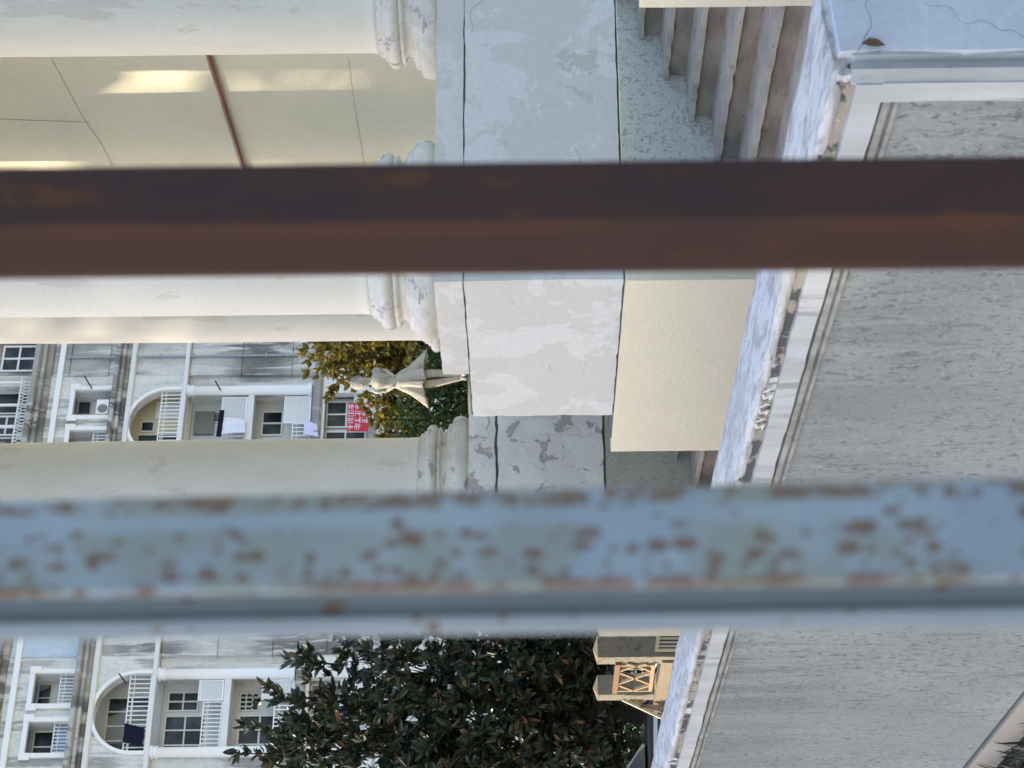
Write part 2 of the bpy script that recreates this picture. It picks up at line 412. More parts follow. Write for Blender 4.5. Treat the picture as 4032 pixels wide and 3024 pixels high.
# ------------------------------------------------------------------ foreground garden wall (seen along its length)
XW = 1.58
gw = empty('garden_wall', (XW, 6, -1.53), 0, 'long grey stucco garden wall with white weathered coping along the bottom of the view', 'wall')
L = Vector((XW, 6, -1.53))
Y0, Y1 = 2.364, 15.0
def gpart(mb, name, mat, **k):
    o = mb.build(name, mat, None, loc=L, **k); o.location = (0, 0, 0); o.parent = gw; return o
gpart(MB().box(XW + .026, XW + .24, 2.37, Y1, -1.54, -.5), 'core', GREYST)
pn = MB().box(XW + .012, XW + .028, 2.372, Y1, -1.45, -.545); gpart(pn, 'stucco_panel', GREYST)
# mouldings under the fascia, two small steps
mo = MB(); mo.prism([(XW + .0, -.5185), (XW + .017, -.5195), (XW + .017, -.5225), (XW + .003, -.5255), (XW + .002, -.535), (XW + .015, -.538), (XW + .015, -.5415), (XW + .006, -.544), (XW + .006, -.5505), (XW + .024, -.553), (XW + .026, -.5)], 1, 2.41, Y1)
gpart(mo, 'moulding', MOULD)
fa = rough_box(XW - .004, XW + .03, 2.366, Y1, -.519, -.478, .03, .0012, 9, 3, .003); o = mobj('fascia', fa, FASC, None, L); o.location = (0, 0, 0); o.parent = gw
fr = rough_box(XW - .0035, XW + .03, 2.364, 2.413, -1.5, -.516, .025, .0008, 9, 5, .002); o = mobj('end_frame', fr, FASC, None, L); o.location = (0, 0, 0); o.parent = gw
gr = rough_box(XW + .008, XW + .2, 2.36, Y1, -.482, -.450, .02, .0045, 20, 8, .006); o = mobj('mortar_course', gr, GROOVE, None, L); o.location = (0, 0, 0); o.parent = gw
# coping: top slopes up a little to the back, front edge crumbled
def coping():
    bm = bmesh.new(); ys = [2.345 + i * .018 for i in range(int((Y1 - 2.345) / .018))]
    prof = [(.004, -.462), (.000, -.456), (.001, -.448), (.012, -.443), (.04, -.440), (.075, -.437), (.11, -.434), (.145, -.432), (.165, -.434), (.172, -.442), (.172, -.485)]
    rows = []
    for y in ys:
        row = []
        brk = max(0, noise.noise(Vector((y * 3.2, 1, 2))) * .5 + noise.noise(Vector((y * 11, 5, 2))) * .5 + .1) * .022
        if y < 2.42: brk += .02 * (2.42 - y) / .07
        for j, (dx, z) in enumerate(prof):
            p = Vector((XW + dx, y, z)); n = noise.noise_vector(p * Vector((30, 9, 30)).length * 0 + Vector((p.x * 34, p.y * 8, p.z * 34))) * .0035
            if j <= 3: p.x += brk
            if j >= 8: p.x += noise.noise(Vector((y * 2.5, 9, 1))) * .006
            row.append(bm.verts.new(p + n - L))
        rows.append(row)
    for a, b in zip(rows, rows[1:]):
        for j in range(len(prof) - 1): bm.faces.new((a[j], a[j + 1], b[j + 1], b[j]))
    bm.faces.new(rows[0]); bm.faces.new(rows[-1][::-1])
    bmesh.ops.recalc_face_normals(bm, faces=bm.faces)
    me = bpy.data.meshes.new('coping'); bm.to_mesh(me); bm.free()
    me.polygons.foreach_set('use_smooth', [True] * len(me.polygons))
    me.materials.append(COPE); o = bpy.data.objects.new('coping', me); COL.objects.link(o); o.parent = gw
coping()
# end of the wall: corner moulding and the end face, skylight blue put into its colour
ec = MB(); ec.prism([(XW - .001, 2.365), (XW + .010, 2.346), (XW + .014, 2.352), (XW + .026, 2.352), (XW + .028, 2.338), (XW + .06, 2.338), (XW + .06, 2.37), (XW, 2.37)], 2, -1.54, -.470)
gpart(ec, 'corner_moulding', FASC)
ef = rough_box(XW + .0265, XW + .31, 2.326, 2.371, -1.54, -.449, .03, .0012, 12, 2, .010)
o = mobj('end_face', ef, BLUEW, None, L); o.location = (0, 0, 0); o.parent = gw
for v in o.data.vertices:
    if v.co.z > 1.02 and v.co.y < -3.6: v.co.z += (v.co.x - .03) * .08
bb = rough_box(XW - .006, XW + .03, 2.366, Y1, -1.53, -1.437, .04, .0016, 8, 11, .004); o = mobj('base_band', bb, plain('base_band_render', (.37, .345, .31), .9, .2, .12, 6), None, L); o.location = (0, 0, 0); o.parent = gw
gpart(MB().box(XW + .004, XW + .03, 2.4, Y1, -1.4375, -1.4325), 'joint_line', DARKGAP)
# scratched scrawl in the mortar course
def stroke_set(pts_list, w, origin, ux, uz, nrm, name, mat, lab=None, cat=None, parent=None):
    mb = MB()
    for pts in pts_list:
        for a, b in zip(pts, pts[1:]):
            A = origin + ux * a[0] + uz * a[1]; B = origin + ux * b[0] + uz * b[1]
            d = (B - A).normalized(); s = d.cross(nrm).normalized() * w / 2
            mb.add([A - s, A + s, B + s, B - s, A - s + nrm * .002, A + s + nrm * .002, B + s + nrm * .002, B - s + nrm * .002], [(4, 5, 6, 7), (0, 1, 5, 4), (1, 2, 6, 5), (2, 3, 7, 6), (3, 0, 4, 7)])
    return mb.build(name, mat, parent)
pg = onp(2960, 1690, 0, XW)
scr = []
for k in range(6):
    x = .022 * k * 1.0
    scr.append([(x, .004), (x + .014, .0), (x + .002, .014), (x + .016, .018)] if k % 2 == 0 else [(x, .018), (x + .008, .006), (x + .015, .017), (x + .007, .0)])
o = stroke_set(scr, .003, Vector((XW + .001, pg.y, -.474)) - Vector((0, 0, 0)), Vector((0, -1.6, 0)), Vector((0, 0, 1)), Vector((-1, 0, 0)), 'scrawl', WHITE)
o.parent = gw; o.location = (-L[0], -L[1], -L[2])
# dry leaf caught on the blue end of the wall
lf = MB(); lc = onp(2600 + 1290 * .647, 275 * .647, 1, 2.322)
lf.add([lc + Vector((x, yy, z)) for x, yy, z in ((0, -.001, -.018), (.008, -.004, -.008), (.010, -.005, .004), (.003, -.002, .015), (-.004, -.004, .006), (-.005, -.003, -.008), (.002, -.001, 0), (0, .002, -.018), (.003, .002, .015))], [(0, 1, 6), (1, 2, 6), (2, 3, 6), (3, 4, 6), (4, 5, 6), (5, 0, 6), (0, 7, 8, 3)])
tag(lf.build('dry_leaf', plain('dry_leaf', (.16, .10, .055), .7, .3), loc=lc), 'small dry brown leaf stuck on the pale blue end of the garden wall', 'leaf')

# low weeds / debris against the wall foot, lower left of the upright view
def litter():
    mb = MB(); r = random.Random(3)
    for i in range(420):
        y = r.uniform(4.8, 8.2); x = XW - .02 - abs(r.gauss(0, .12)); z = -1.53
        l = r.uniform(.03, .14); a = r.uniform(0, 2 * pi); t = r.uniform(.1, .9)
        d = Vector((cos(a) * t, sin(a) * t, 1 - t * .6)).normalized() * l; wv = Vector((-sin(a), cos(a), 0)) * r.uniform(.0015, .005)
        p = Vector((x, y, z)); mb.cur = 0 if r.random() < .6 else 1
        mb.add([p - wv, p + wv, p + d * .6 + wv * .8, p + d, p + d * .6 - wv * .8], [(0, 1, 2, 3, 4)])
    for i in range(26):
        y = r.uniform(5, 8); x = XW - .05 - r.random() * .2; mb.cur = 2
        p = Vector((x, y, -1.52)); q = [p]
        for k in range(4): q.append(q[-1] + Vector((r.uniform(-.05, .05), r.uniform(-.08, .08), r.uniform(-.005, .035))))
        mb.tube(q, .004, 4)
    return mb.build('weeds', [plain('dry_grass', (.20, .19, .155), .9, .1), plain('dull_weed', (.05, .055, .035), .9, .1), plain('twig', (.03, .025, .02), .9, .1)])
tag(litter(), 'dry grass and dark twigs along the foot of the garden wall', 'weeds', kind='stuff')

# ------------------------------------------------------------------ portico terrace: pedestals, plinths, bases
YP, XP = 9.718, 5.195
pt = empty('pedestal_block', (XP, YP, GZ), 0, 'long whitewashed pedestal block under the two nearest columns with a cream painted base', 'pedestal')
PL = Vector((XP, YP, GZ))
def ppart(me_or_mb, name, mat, par=pt, org=PL, **k):
    if isinstance(me_or_mb, MB): o = me_or_mb.build(name, mat, None, loc=org, **k)
    else: o = mobj(name, me_or_mb, mat, None, org)
    o.location = (0, 0, 0); o.parent = par; return o
ppart(rough_box(XP, 9.3, YP, 11.585, -.551, .351, .045, .003, 5, 1, .008), 'block', BLKF)
ppart(rough_box(XP + .012, 9.3, YP + .012, 11.57, .338, .362, .08, .001, 5, 1), 'joint', DARKGAP)
ppart(rough_box(XP - .006, 9.3, YP - .006, 10.93, .355, .520, .045, .002, 5, 4, .005), 'plinth', SLABM)
ppart(MB().box(XP + .02, 9.3, YP + .03, 12.0, -.575, -.54), 'lower_joint', DARKGAP)
ppart(rough_box(XP - .012, 9.3, YP - .004, 12.16, GZ, -.560, .09, .002, 5, 9, .002), 'base', CREAM)

ppart(rough_box(XP + .25, 9.3, YP - .013, YP + .01, GZ, -.564, .03, .0022, 14, 12, .006), 'stucco_face', STUC)
# second block, set back and to the left, peeling
bL = dep(1844, 1800, 15.4); YB = 14.22
b2 = empty('pedestal_block', (4.6, YB, GZ), 0, 'peeling grey pedestal block set back under the column at the left', 'pedestal')
B2 = Vector((4.6, YB, GZ))
ppart(rough_box(5.13, 8.9, YB, 15.5, -.598, .240, .05, .005, 6, 21, .016), 'block', BLKB, b2, B2)
ppart(MB().box(5.15, 8.9, YB + .025, 15.48, .2, .29), 'joint', DARKGAP, b2, B2)
ppart(rough_box(5.12, 8.9, YB - .005, 15.5, .254, .468, .05, .005, 6, 24, .016), 'plinth', BLKB, b2, B2)
ppart(MB().box(5.15, 8.9, YB + .025, 15.48, -.64, -.58), 'lower_joint', DARKGAP, b2, B2)
ppart(rough_box(5.13, 8.9, YB + .004, 15.5, GZ, -.614, .12, .002, 5, 29), 'base', stucco('grey_cream_stucco', (.50, .47, .38), (.22, .21, .18), 26, .4), b2, B2)
# terrace floor between the blocks and the house
tf = MB().box(6.6, 16, 11.6, 14.2, -.2, .25); tag(tf.build('terrace_floor', plain('terrace_floor', (.35, .34, .31), .9, .2)), kind='structure')

# columns
def base_profile(R):
    k = R / .435; P = []
    P += [(.575, 0), (.600, .012)]
    for i in range(9):
        t = -pi / 2 + pi * i / 8; P.append((.560 + .052 * cos(t), .075 + .065 * sin(t)))
    P += [(.548, .146), (.545, .166)]
    for i in range(7):
        t = i / 6; P.append((.545 - .055 * sin(pi * t) - .025 * t, .168 + .07 * t))
    P += [(.515, .246), (.512, .256)]
    for i in range(9):
        t = -pi / 2 + pi * i / 8; P.append((.490 + .050 * cos(t), .305 + .046 * sin(t)))
    P += [(.485, .356), (.487, .368), (.468, .376), (.468, .398), (.452, .404)]
    return [(r * k, z) for r, z in P]
def make_column(x, y, zb, label, R=.435, h=6.2, n=96):
    r = empty('column', (x, y, zb), 0, label, 'column', 'columns of the portico')
    MB().lathe(base_profile(R), n=n, wob=.006).build('column_base', BASEM, r, smooth=True)
    sh = MB().lathe([(R * 1.03, .403), (R * 1.005, .43), (R, .5), (R, 2.2), (R * .985, 3.6), (R * .93, h)], n=n)
    sh.build('shaft', COLM, r, smooth=True)
    return r
make_column(5.80, 10.335, .520, 'pale column standing at the near corner of the pedestal block, behind the brown post')
make_column(7.70, 10.335, .520, 'near column at the right edge with warm sunlight down its left side')
c3p = dep(1400, 1925, 15.95)
make_column(c3p.x, 14.85, .468, 'column on the peeling grey block, half hidden by the rusty blue post')
make_column(7.86, 14.85, .468, 'column at the rear, only its sunlit edge showing left of the corner column')

# entablature and roof that shade the portico (above the frame)
pf = empty('portico_roof', (7.5, 12.6, 6.7), 0, 'portico roof and entablature resting on the columns, above the view', 'roof')
q = MB().box(5.0, 12, 9.6, 16.2, 6.72, 7.5).build('entablature', WHITE2, None, loc=Vector((7.5, 12.6, 6.7))); q.location = (0, 0, 0); q.parent = pf

# house wall at the back of the portico with the red-brown pipe
hw = empty('house_wall', (9, 13.5, GZ), 0, 'cream rough plaster house wall behind the columns', 'wall')
q = MB().box(9.0, 12, 11.2, 17.2, GZ, 6.72).build('wall_face', BACKW, None, loc=Vector((9, 13.5, GZ))); q.location = (0, 0, 0); q.parent = hw
p1 = onp(829 - 30, 150, 0, 8.955); p2 = onp(1022, 868, 0, 8.955); 
pp = MB(); pp.tube([p1 + (p1 - p2) * .35, p1, p2, p2 + (p2 - p1) * .15], .021, 12)
o = pp.build('drain_pipe', plain('red_brown_pipe', (.20, .065, .04), .45, .5), smooth=True, loc=p1); tag(o, 'thin red-brown pipe running across the cream wall between the columns', 'pipe')

CRK = plain('hairline_crack', (.42, .40, .31), .9)
for pts in ([onp(200, 228, 0, 8.997), onp(330, 470, 0, 8.997), onp(395, 560, 0, 8.997), onp(450, 668, 0, 8.997)], [onp(0, 470, 0, 8.997), onp(355, 482, 0, 8.997)], [onp(1370, 230, 0, 8.997), onp(1400, 440, 0, 8.997), onp(1436, 660, 0, 8.997)]):
    q = MB().tube(pts, .0022, 4).build('crack', CRK, None, loc=Vector((9, 13.5, GZ))); q.location = (0, 0, 0); q.parent = hw
# ------------------------------------------------------------------ steps
def steps(y0, y1, dx, dz, name, label, n=8):
    r = empty(name, (5.3 + dx, (y0 + y1) / 2, GZ), 0, label, 'steps', 'flights of steps up to the terrace')
    o = r.location.copy()
    for i in range(n):
        # nosing tip of step i: a = (6.80,-.687)
        x = 7.09 - .289 * i + dx; z = -.545 - .1375 * i + dz
        body = rough_box(x + .035, x + .36, y0, y1, z - .15, z - .036, .06, .002, 6, i + 40)
        sl = rough_box(x, x + .42, y0 + .003, y1 - .003, z - .036, z, .035, .003, 7, i + 60, .008)
        a = mobj('riser', body, STEPM, None, o); a.location = (0, 0, 0); a.parent = r
        b = mobj('tread', sl, TREADM, None, o); b.location = (0, 0, 0); b.parent = r
    fill = MB().prism([(7.4 + dx, -.75 + dz), (7.09 + .3 + dx, GZ), (7.09 - .289 * n + .25 + dx, GZ), (7.09 - .289 * n + .25 + dx, -.545 - .1375 * n - .12 + dz)], 1, y0 + .01, y1 - .01)
    q = fill.build('core', STEPM, None, loc=o); q.location = (0, 0, 0); q.parent = r
steps(5.2, 9.70, 0, 0, 'stone_steps', 'worn brown stone steps descending between the cream cheek wall and the pedestal block')
sq = onp(2660, 1778, 1, YB)
steps(12.2, 14.20, sq.x - 6.206 - .1, sq.z + .963 + .02, 'stone_steps', 'small visible end of the farther stone steps beside the coping')
ck = rough_box(5.45, 9.3, 4.6, 7.52, GZ, -.54, .12, .002, 5, 77, .003)
ckO = Vector((5.45, 7.5, GZ)); o = mobj('cheek_wall', ck, CREAM, None, ckO); tag(o, 'cream painted cheek wall at the right edge beside the stone steps', 'wall')

# ------------------------------------------------------------------ iron posts right in front of the camera
def post(name, label, poly, X0Y, X1Y, D0, D1, mat):
    """poly: cross-section in camera right / forward metres, origin at the photo centre line given at both ends"""
    a = dep(0, X0Y, D0); b = dep(4032, X1Y, D1)
    ax = (a - b).normalized()
    fw = Vector((F.x, F.y, 0)).normalized(); rt = Vector((RT.x, RT.y, 0)).normalized()
    base = b + (b - a) * ((b.z + 1.53) / (a.z - b.z)); top = a + ax * .9
    Lh = (top - base).length
    me = MB(); me.prism(poly, 2, 0, Lh)
    o = me.build(name, mat, bevel=.0018)
    z = ax; x = rt - z * rt.dot(z); x.normalize(); y = z.cross(x)
    o.matrix_world = Matrix.Translation(base) @ Matrix((x, y, z)).transposed().to_4x4()
    return o
def sq_poly(w1, w2, phi):
    # front face width w1 to the right, left face width w2; rotated by phi
    c, s = cos(phi), sin(phi)
    A = (0, 0); B = (w1 * c, w1 * s); Cc = (B[0] - w2 * s, B[1] + w2 * c); Dd = (-w2 * s, w2 * c)
    return [A, B, Cc, Dd]
DB = .72
o = post('steel_post', '', [(238 * 9.35e-5, 58 * 9.35e-5), (0, 0), (-195 * 9.35e-5, 85 * 9.35e-5), (-202 * 9.35e-5, 110 * 9.35e-5), (-170 * 9.35e-5, 330 * 9.35e-5), (215 * 9.35e-5, 330 * 9.35e-5)], 890, 846, DB, DB * .985, RUST)
tag(o, 'dark rusty brown square steel post close to the camera, out of focus', 'post', 'fence posts close to the camera')
DBL = .50; mpx = DBL / FPX
wl = lambda px_: px_ * mpx
# blue bar: main face, rounded corner, recessed dark return, light lip
bp = [(wl(-255), wl(70)), (wl(-215), wl(30)), (wl(-205), 0), (wl(-150), wl(-25)), (wl(0), wl(0)), (wl(140), wl(60)), (wl(290), wl(150)), (wl(292), wl(420)), (wl(-200), wl(420)), (wl(-255), wl(150))]
bp = [(wl(290), wl(120)), (wl(270), wl(90)), (wl(-55), wl(-35)), (wl(-78), wl(-28)), (wl(-90), wl(0)), (wl(-98), wl(75)), (wl(-178), wl(92)), (wl(-188), wl(62)), (wl(-200), wl(56)), (wl(-255), wl(75)), (wl(-268), wl(95)), (wl(-250), wl(330)), (wl(250), wl(400))]
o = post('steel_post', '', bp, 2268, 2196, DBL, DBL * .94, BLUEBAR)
tag(o, 'pale blue painted steel post speckled with rust, close to the camera and out of focus', 'post', 'fence posts close to the camera')

# ------------------------------------------------------------------ far apartment building
RZF = radians(90 - 81.6375); E_ = Vector((cos(RZF), sin(RZF), 0)); N_ = Vector((-sin(RZF), cos(RZF), 0))
S0 = 44.45; FO = E_ * S0 + N_ * 82.17; FO.z = GZ
bld = empty('apartment_building', FO, RZF, 'large weathered white apartment building with arched balconies, far behind the trees', 'building')
def H(z): return z - GZ
def fpart(mb, name, mat, par=bld, **k): return mb.build(name, mat, par, **k)
def FB(mb, s0, s1, v0, v1, z0, z1): return mb.box(s0 - S0, s1 - S0, v0, v1, H(z0), H(z1))
centers = [28.85, 36.65, 44.45, 52.25, 60.05]
# rusticated piers between the bays (one mesh: the pattern of blocks belongs to the wall)
joints = [24.05, 23.2, 21.2, 19.55, 17.05, 14.45, 11.9, 9.4, 6.9, 4.4, 1.9, -.6, GZ]
for i, c in enumerate([24.95] + [c + 3.9 for c in centers]):
    mb = MB()
    for a, b in zip(joints, joints[1:]):
        if a == 21.2: continue
        FB(mb, c - 1.08, c + 1.08, 0, 1.4, b + .03, a - .03)
    FB(mb, c - 1.04, c + 1.04, .07, 1.4, GZ, 24.1)
    fpart(mb, 'pier', FACRUST)
    # reveal strips each side, and plain wall of the upper storey
    fpart(FB(MB(), c - 1.78, c - 1.08, .3, 1.4, 10.8, 17.1), 'reveal', FAC); fpart(FB(MB(), c + 1.08, c + 1.78, .3, 1.4, 10.8, 17.1), 'reveal', FAC)
    if abs(c - 40.55) < .1:
        fpart(FB(MB(), c - 1.1, c + 1.1, -.03, .1, 20.9, 23.95), 'blue_panel', FACBLUE)
# cornices (profiles run the whole length)
s0, s1 = 24, 64
def cornice(z0, z1, prof, mat, name):
    h = z1 - z0; poly = [(-d, H(z0) + h * t) for d, t in prof]
    poly = [(.3, H(z0))] + poly + [(.3, H(z1))]
    mb = MB(); mb.prism(poly, 0, s0 - S0, s1 - S0); fpart(mb, name, mat)
P1 = [(.05, 0), (.12, .12), (.12, .3), (.38, .34), (.38, .55), (.30, .6), (.52, .72), (.55, 1)]
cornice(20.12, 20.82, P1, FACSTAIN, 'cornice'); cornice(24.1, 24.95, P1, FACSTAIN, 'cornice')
cornice(19.82, 20.1, [(.04, 0), (.16, .2), (.16, 1)], WHITE2, 'string_band')
cornice(23.5, 23.78, [(.02, 0), (.12, .05), (.12, 1)], WHITE, 'string_band')
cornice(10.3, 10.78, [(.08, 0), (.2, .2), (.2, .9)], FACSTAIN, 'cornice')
cornice(17.12, 17.36, [(.10, 0), (.16, .1), (.16, .9)], WHITE2, 'balcony_slab')
def frame_bars(mb, s0, s1, v, z0, z1, t=.07, nv=1, nh=1, d=.06):
    FB(mb, s0, s1, v - d, v, z0, z0 + t); FB(mb, s0, s1, v - d, v, z1 - t, z1)
    FB(mb, s0, s0 + t, v - d, v, z0 + t, z1 - t); FB(mb, s1 - t, s1, v - d, v, z0 + t, z1 - t)
    for k in range(1, nv + 1):
        x = s0 + (s1 - s0) * k / (nv + 1); FB(mb, x - t / 2, x + t / 2, v - d * .9, v, z0 + t, z1 - t)
    for k in range(1, nh + 1):
        z = z0 + (z1 - z0) * k / (nh + 1); FB(mb, s0 + t, s1 - t, v - d * .8, v, z - t / 2, z + t / 2)
def window(s0, s1, v, z0, z1, nv=1, nh=1, t=.07):
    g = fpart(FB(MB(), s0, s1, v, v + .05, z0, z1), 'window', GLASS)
    mb = MB(); frame_bars(mb, s0, s1, v - .005, z0, z1, t, nv, nh); mb.build('window_frame', WHITE2, g)
    return g
def railing(s0, s1, v, z0, z1, n=14, t=.045):
    mb = MB()
    FB(mb, s0, s1, v - .03, v + .03, z1 - .05, z1); FB(mb, s0, s1, v - .03, v + .03, z0, z0 + .05); FB(mb, s0, s1, v - .02, v + .02, z1 - .26, z1 - .23)
    for k in range(n + 1):
        x = s0 + (s1 - s0) * k / n; FB(mb, x - t / 2, x + t / 2, v - .02, v + .02, z0 + .05, z1 - .05)
    return fpart(mb, 'railing', WHITE)
def louver(s0, s1, v, z0, z1):
    mb = MB(); frame_bars(mb, s0, s1, v, z0, z1, .05, 0, 0)
    n = int((z1 - z0) / .1)
    for k in range(n):
        z = z0 + .05 + (z1 - z0 - .1) * k / n
        mb.add([(s0 - S0 + .05, v - .05, H(z)), (s1 - S0 - .05, v - .05, H(z)), (s1 - S0 - .05, v - .005, H(z + .085)), (s0 - S0 + .05, v - .005, H(z + .085))], [(0, 1, 2, 3)])
    return fpart(mb, 'louver_panel', WHITE)
RB = random.Random(5)
for bi, c in enumerate(centers):
    # ---- top storey above the upper cornice
    mb = MB(); FB(mb, c - 3.9, c + 3.9, .4, .6, 27.6, 29.5); FB(mb, c + 2.5, c + 3.15, .4, .6, 24.9, 27.6); FB(mb, c + 5.2 - .5, c + 3.9, .4, .6, 24.9, 27.6) if False else None
    fpart(mb, 'top_wall', FACRUST)
    window(c - 2.2, c - .2, 1.0, 25.0, 27.6, 0, 0); window(c - .1, c + 1.1, 1.0, 25.0, 27.6, 1, 1, .1); window(c + 1.2, c + 2.5, 1.0, 25.0, 27.6, 0, 0)
    window(c + 3.45, c + 5.05, .5, 25.15, 26.9, 1, 1, .1)
    mb = MB()                                    # lattice balustrade
    for k in range(26):
        x = c - 2.4 + k * .19
        mb.bar((x - S0, -.1, H(24.95)), (x + .19 - S0, -.1, H(25.5)), .035); mb.bar((x + .19 - S0, -.1, H(24.95)), (x - S0, -.1, H(25.5)), .035)
    FB(mb, c - 2.4, c + 2.7, -.13, -.07, 25.48, 25.56); fpart(mb, 'lattice_balustrade', WHITE2)
    [fpart(FB(MB(), x - .05, x + .05, .0, .1, 24.95, 27.6), 'balcony_post', WHITE) for x in (c - 2.2, c - .15, c + 1.15, c + 2.5)]
    # ---- storey A: two framed windows
    w0 = 20.75; mb = MB()
    for a, b in ((-2.85, -1.98), (-.42, .42), (1.98, 2.85)): FB(mb, c + a, c + b, .05, .35, 20.7, 22.78)
    FB(mb, c - 2.85, c + 2.85, .05, .35, 22.78, 24.1); fpart(mb, 'wall', FAC)
    for sgn in (-1, 1):
        a, b = (c + .42, c + 1.98) if sgn > 0 else (c - 1.98, c - .42)
        mb = MB(); FB(mb, a - .2, a + .02, -.07, .1, 20.75, 22.98); FB(mb, b - .02, b + .2, -.07, .1, 20.75, 22.98)
        FB(mb, a + .02, b - .02, -.07, .1, 22.76, 22.98); FB(mb, b - .02, b + .32, -.1, -.06, 22.5, 23.0); FB(mb, a - .32, a + .02, -.1, -.06, 22.5, 23.0)
        fpart(mb, 'window_surround', WHITE)
        mb = MB(); FB(mb, a - .3, b + .3, 1.1, 1.2, 20.6, 22.9); FB(mb, a - .02, a, .3, 1.1, 20.6, 22.9); FB(mb, b, b + .02, .3, 1.1, 20.6, 22.9); fpart(mb, 'recess', INNER)
        if bi == 3 and sgn > 0: window(a, b, 1.09, 22.15, 22.8, 1, 0, .03)
        elif sgn > 0: window(a + .1, b - .05, 1.09, 22.2, 22.8, 1, 0, .03); railing(a, b, .25, 20.8, 21.65, 9)
        else: window(a, b, 1.09, 20.9, 22.75, 1, 1); railing(a, b, .25, 20.8, 21.65, 9)
    # ---- arch storey
    R = 1.9; zc = 17.98; mb = MB(); n = 28; arc = [(c - S0 + R * cos(pi * k / n), H(zc + R * sin(pi * k / n) * .99)) for k in range(n + 1)]
    xr, xl, zt = c + 2.85 - S0, c - 2.85 - S0, H(20.15)
    fr = []; 
    for k in range(n):
        (xa, za), (xb, zb) = arc[k], arc[k + 1]
        ta = xr + (xl - xr) * k / n; tb = xr + (xl - xr) * (k + 1) / n
        mb.add([(xa, .02, za), (xb, .02, zb), (tb, .02, zt), (ta, .02, zt)], [(0, 1, 2, 3)])
        mb.add([(xa, .02, za), (xb, .02, zb), (xb, .5, zb), (xa, .5, za)], [(0, 1, 2, 3)])
    for sg in (-1, 1):
        xi, xo = c - S0 + sg * R, c - S0 + sg * 2.85
        mb.add([(xi, .02, H(17.2)), (xo, .02, H(17.2)), (xo, .02, H(zc)), (xi, .02, H(zc))], [(0, 1, 2, 3)])
        mb.add([(xi, .02, H(17.2)), (xi, .5, H(17.2)), (xi, .5, H(zc)), (xi, .02, H(zc))], [(0, 1, 2, 3)])
        mb.add([(xi, .02, H(zc)), (xo, .02, H(zc)), (xo, .02, zt)], [(0, 1, 2)])
    fpart(mb, 'arch_wall', FAC)
    mb = MB(); arc2 = [(c - S0 + (R + .17) * cos(pi * k / n), H(zc + (R + .17) * sin(pi * k / n) * .99)) for k in range(n + 1)]
    A = [(c - S0 + R, H(17.36))] + arc + [(c - S0 - R, H(17.36))]; B = [(c - S0 + R + .17, H(17.36))] + arc2 + [(c - S0 - R - .17, H(17.36))]
    for k in range(len(A) - 1):
        a0, a1, b0, b1 = A[k], A[k + 1], B[k], B[k + 1]
        mb.add([(a0[0], -.09, a0[1]), (a1[0], -.09, a1[1]), (b1[0], -.09, b1[1]), (b0[0], -.09, b0[1]), (a0[0], .019, a0[1]), (a1[0], .019, a1[1]), (b1[0], .019, b1[1]), (b0[0], .019, b0[1])], [(0, 1, 2, 3), (0, 4, 5, 1), (3, 2, 6, 7)])
    fpart(mb, 'arch_trim', WHITE)
    mb = MB(); FB(mb, c - 2.6, c + 2.6, 1.5, 1.6, 17.1, 20.1); FB(mb, c - 2.6, c - 2.5, .5, 1.5, 17.1, 20.1); FB(mb, c + 2.5, c + 2.6, .5, 1.5, 17.1, 20.1); FB(mb, c - 2.6, c + 2.6, .5, 1.5, 20.02, 20.1); fpart(mb, 'recess', INNERY if bi == 3 else INNER)
    if bi == 3:
        window(c - .8, c + .2, 1.49, 17.4, 19.7, 1, 1, .05); window(c + .35, c + 1.0, 1.49, 18.9, 19.6, 0, 0); fpart(FB(MB(), c + 1.1, c + 2.1, 1.35, 1.5, 17.5, 18.9), 'wall_cabinet', WHITE)
        window(c - 2.3, c - 1.0, 1.49, 17.4, 19.5, 1, 1, .05)
    else:
        window(c - 1.5, c + 1.4, 1.49, 17.4, 19.6, 3, 1, .06)
    railing(c - R, c + R, .1, 17.38, 18.4, 17)
    # ---- giant columns with capitals, slabs and beams
    for sg in (-1, 1):
        x = c + sg * 1.92 - S0
        mb = MB().lathe([(.34, H(10.8)), (.34, H(11.0)), (.27, H(11.05)), (.255, H(14)), (.24, H(16.75)), (.30, H(16.8)), (.30, H(16.88)), (.27, H(16.9)), (.27, H(16.98)), (.33, H(17.02)), (.33, H(17.11))], (x, .12, 0), 20)
        fpart(mb, 'column', WHITE, smooth=True)
    mb = MB(); FB(mb, c - 1.66, c + 1.66, .1, .35, 13.72, 14.02); fpart(mb, 'beam', WHITE2)
    fpart(FB(MB(), c - 2.1, c + 2.1, .4, 1.6, 13.8, 13.95), 'balcony_slab', WHITE2); fpart(FB(MB(), c - 2.1, c + 2.1, .4, 1.6, 10.5, 10.7), 'balcony_slab', WHITE2)
    mb = MB(); FB(mb, c - 2.3, c + 2.3, 1.6, 1.7, 7.0, 17.1); FB(mb, c - 2.3, c - 2.2, .4, 1.6, 7, 17.1); FB(mb, c + 2.2, c + 2.3, .4, 1.6, 7, 17.1); fpart(mb, 'recess', INNER)
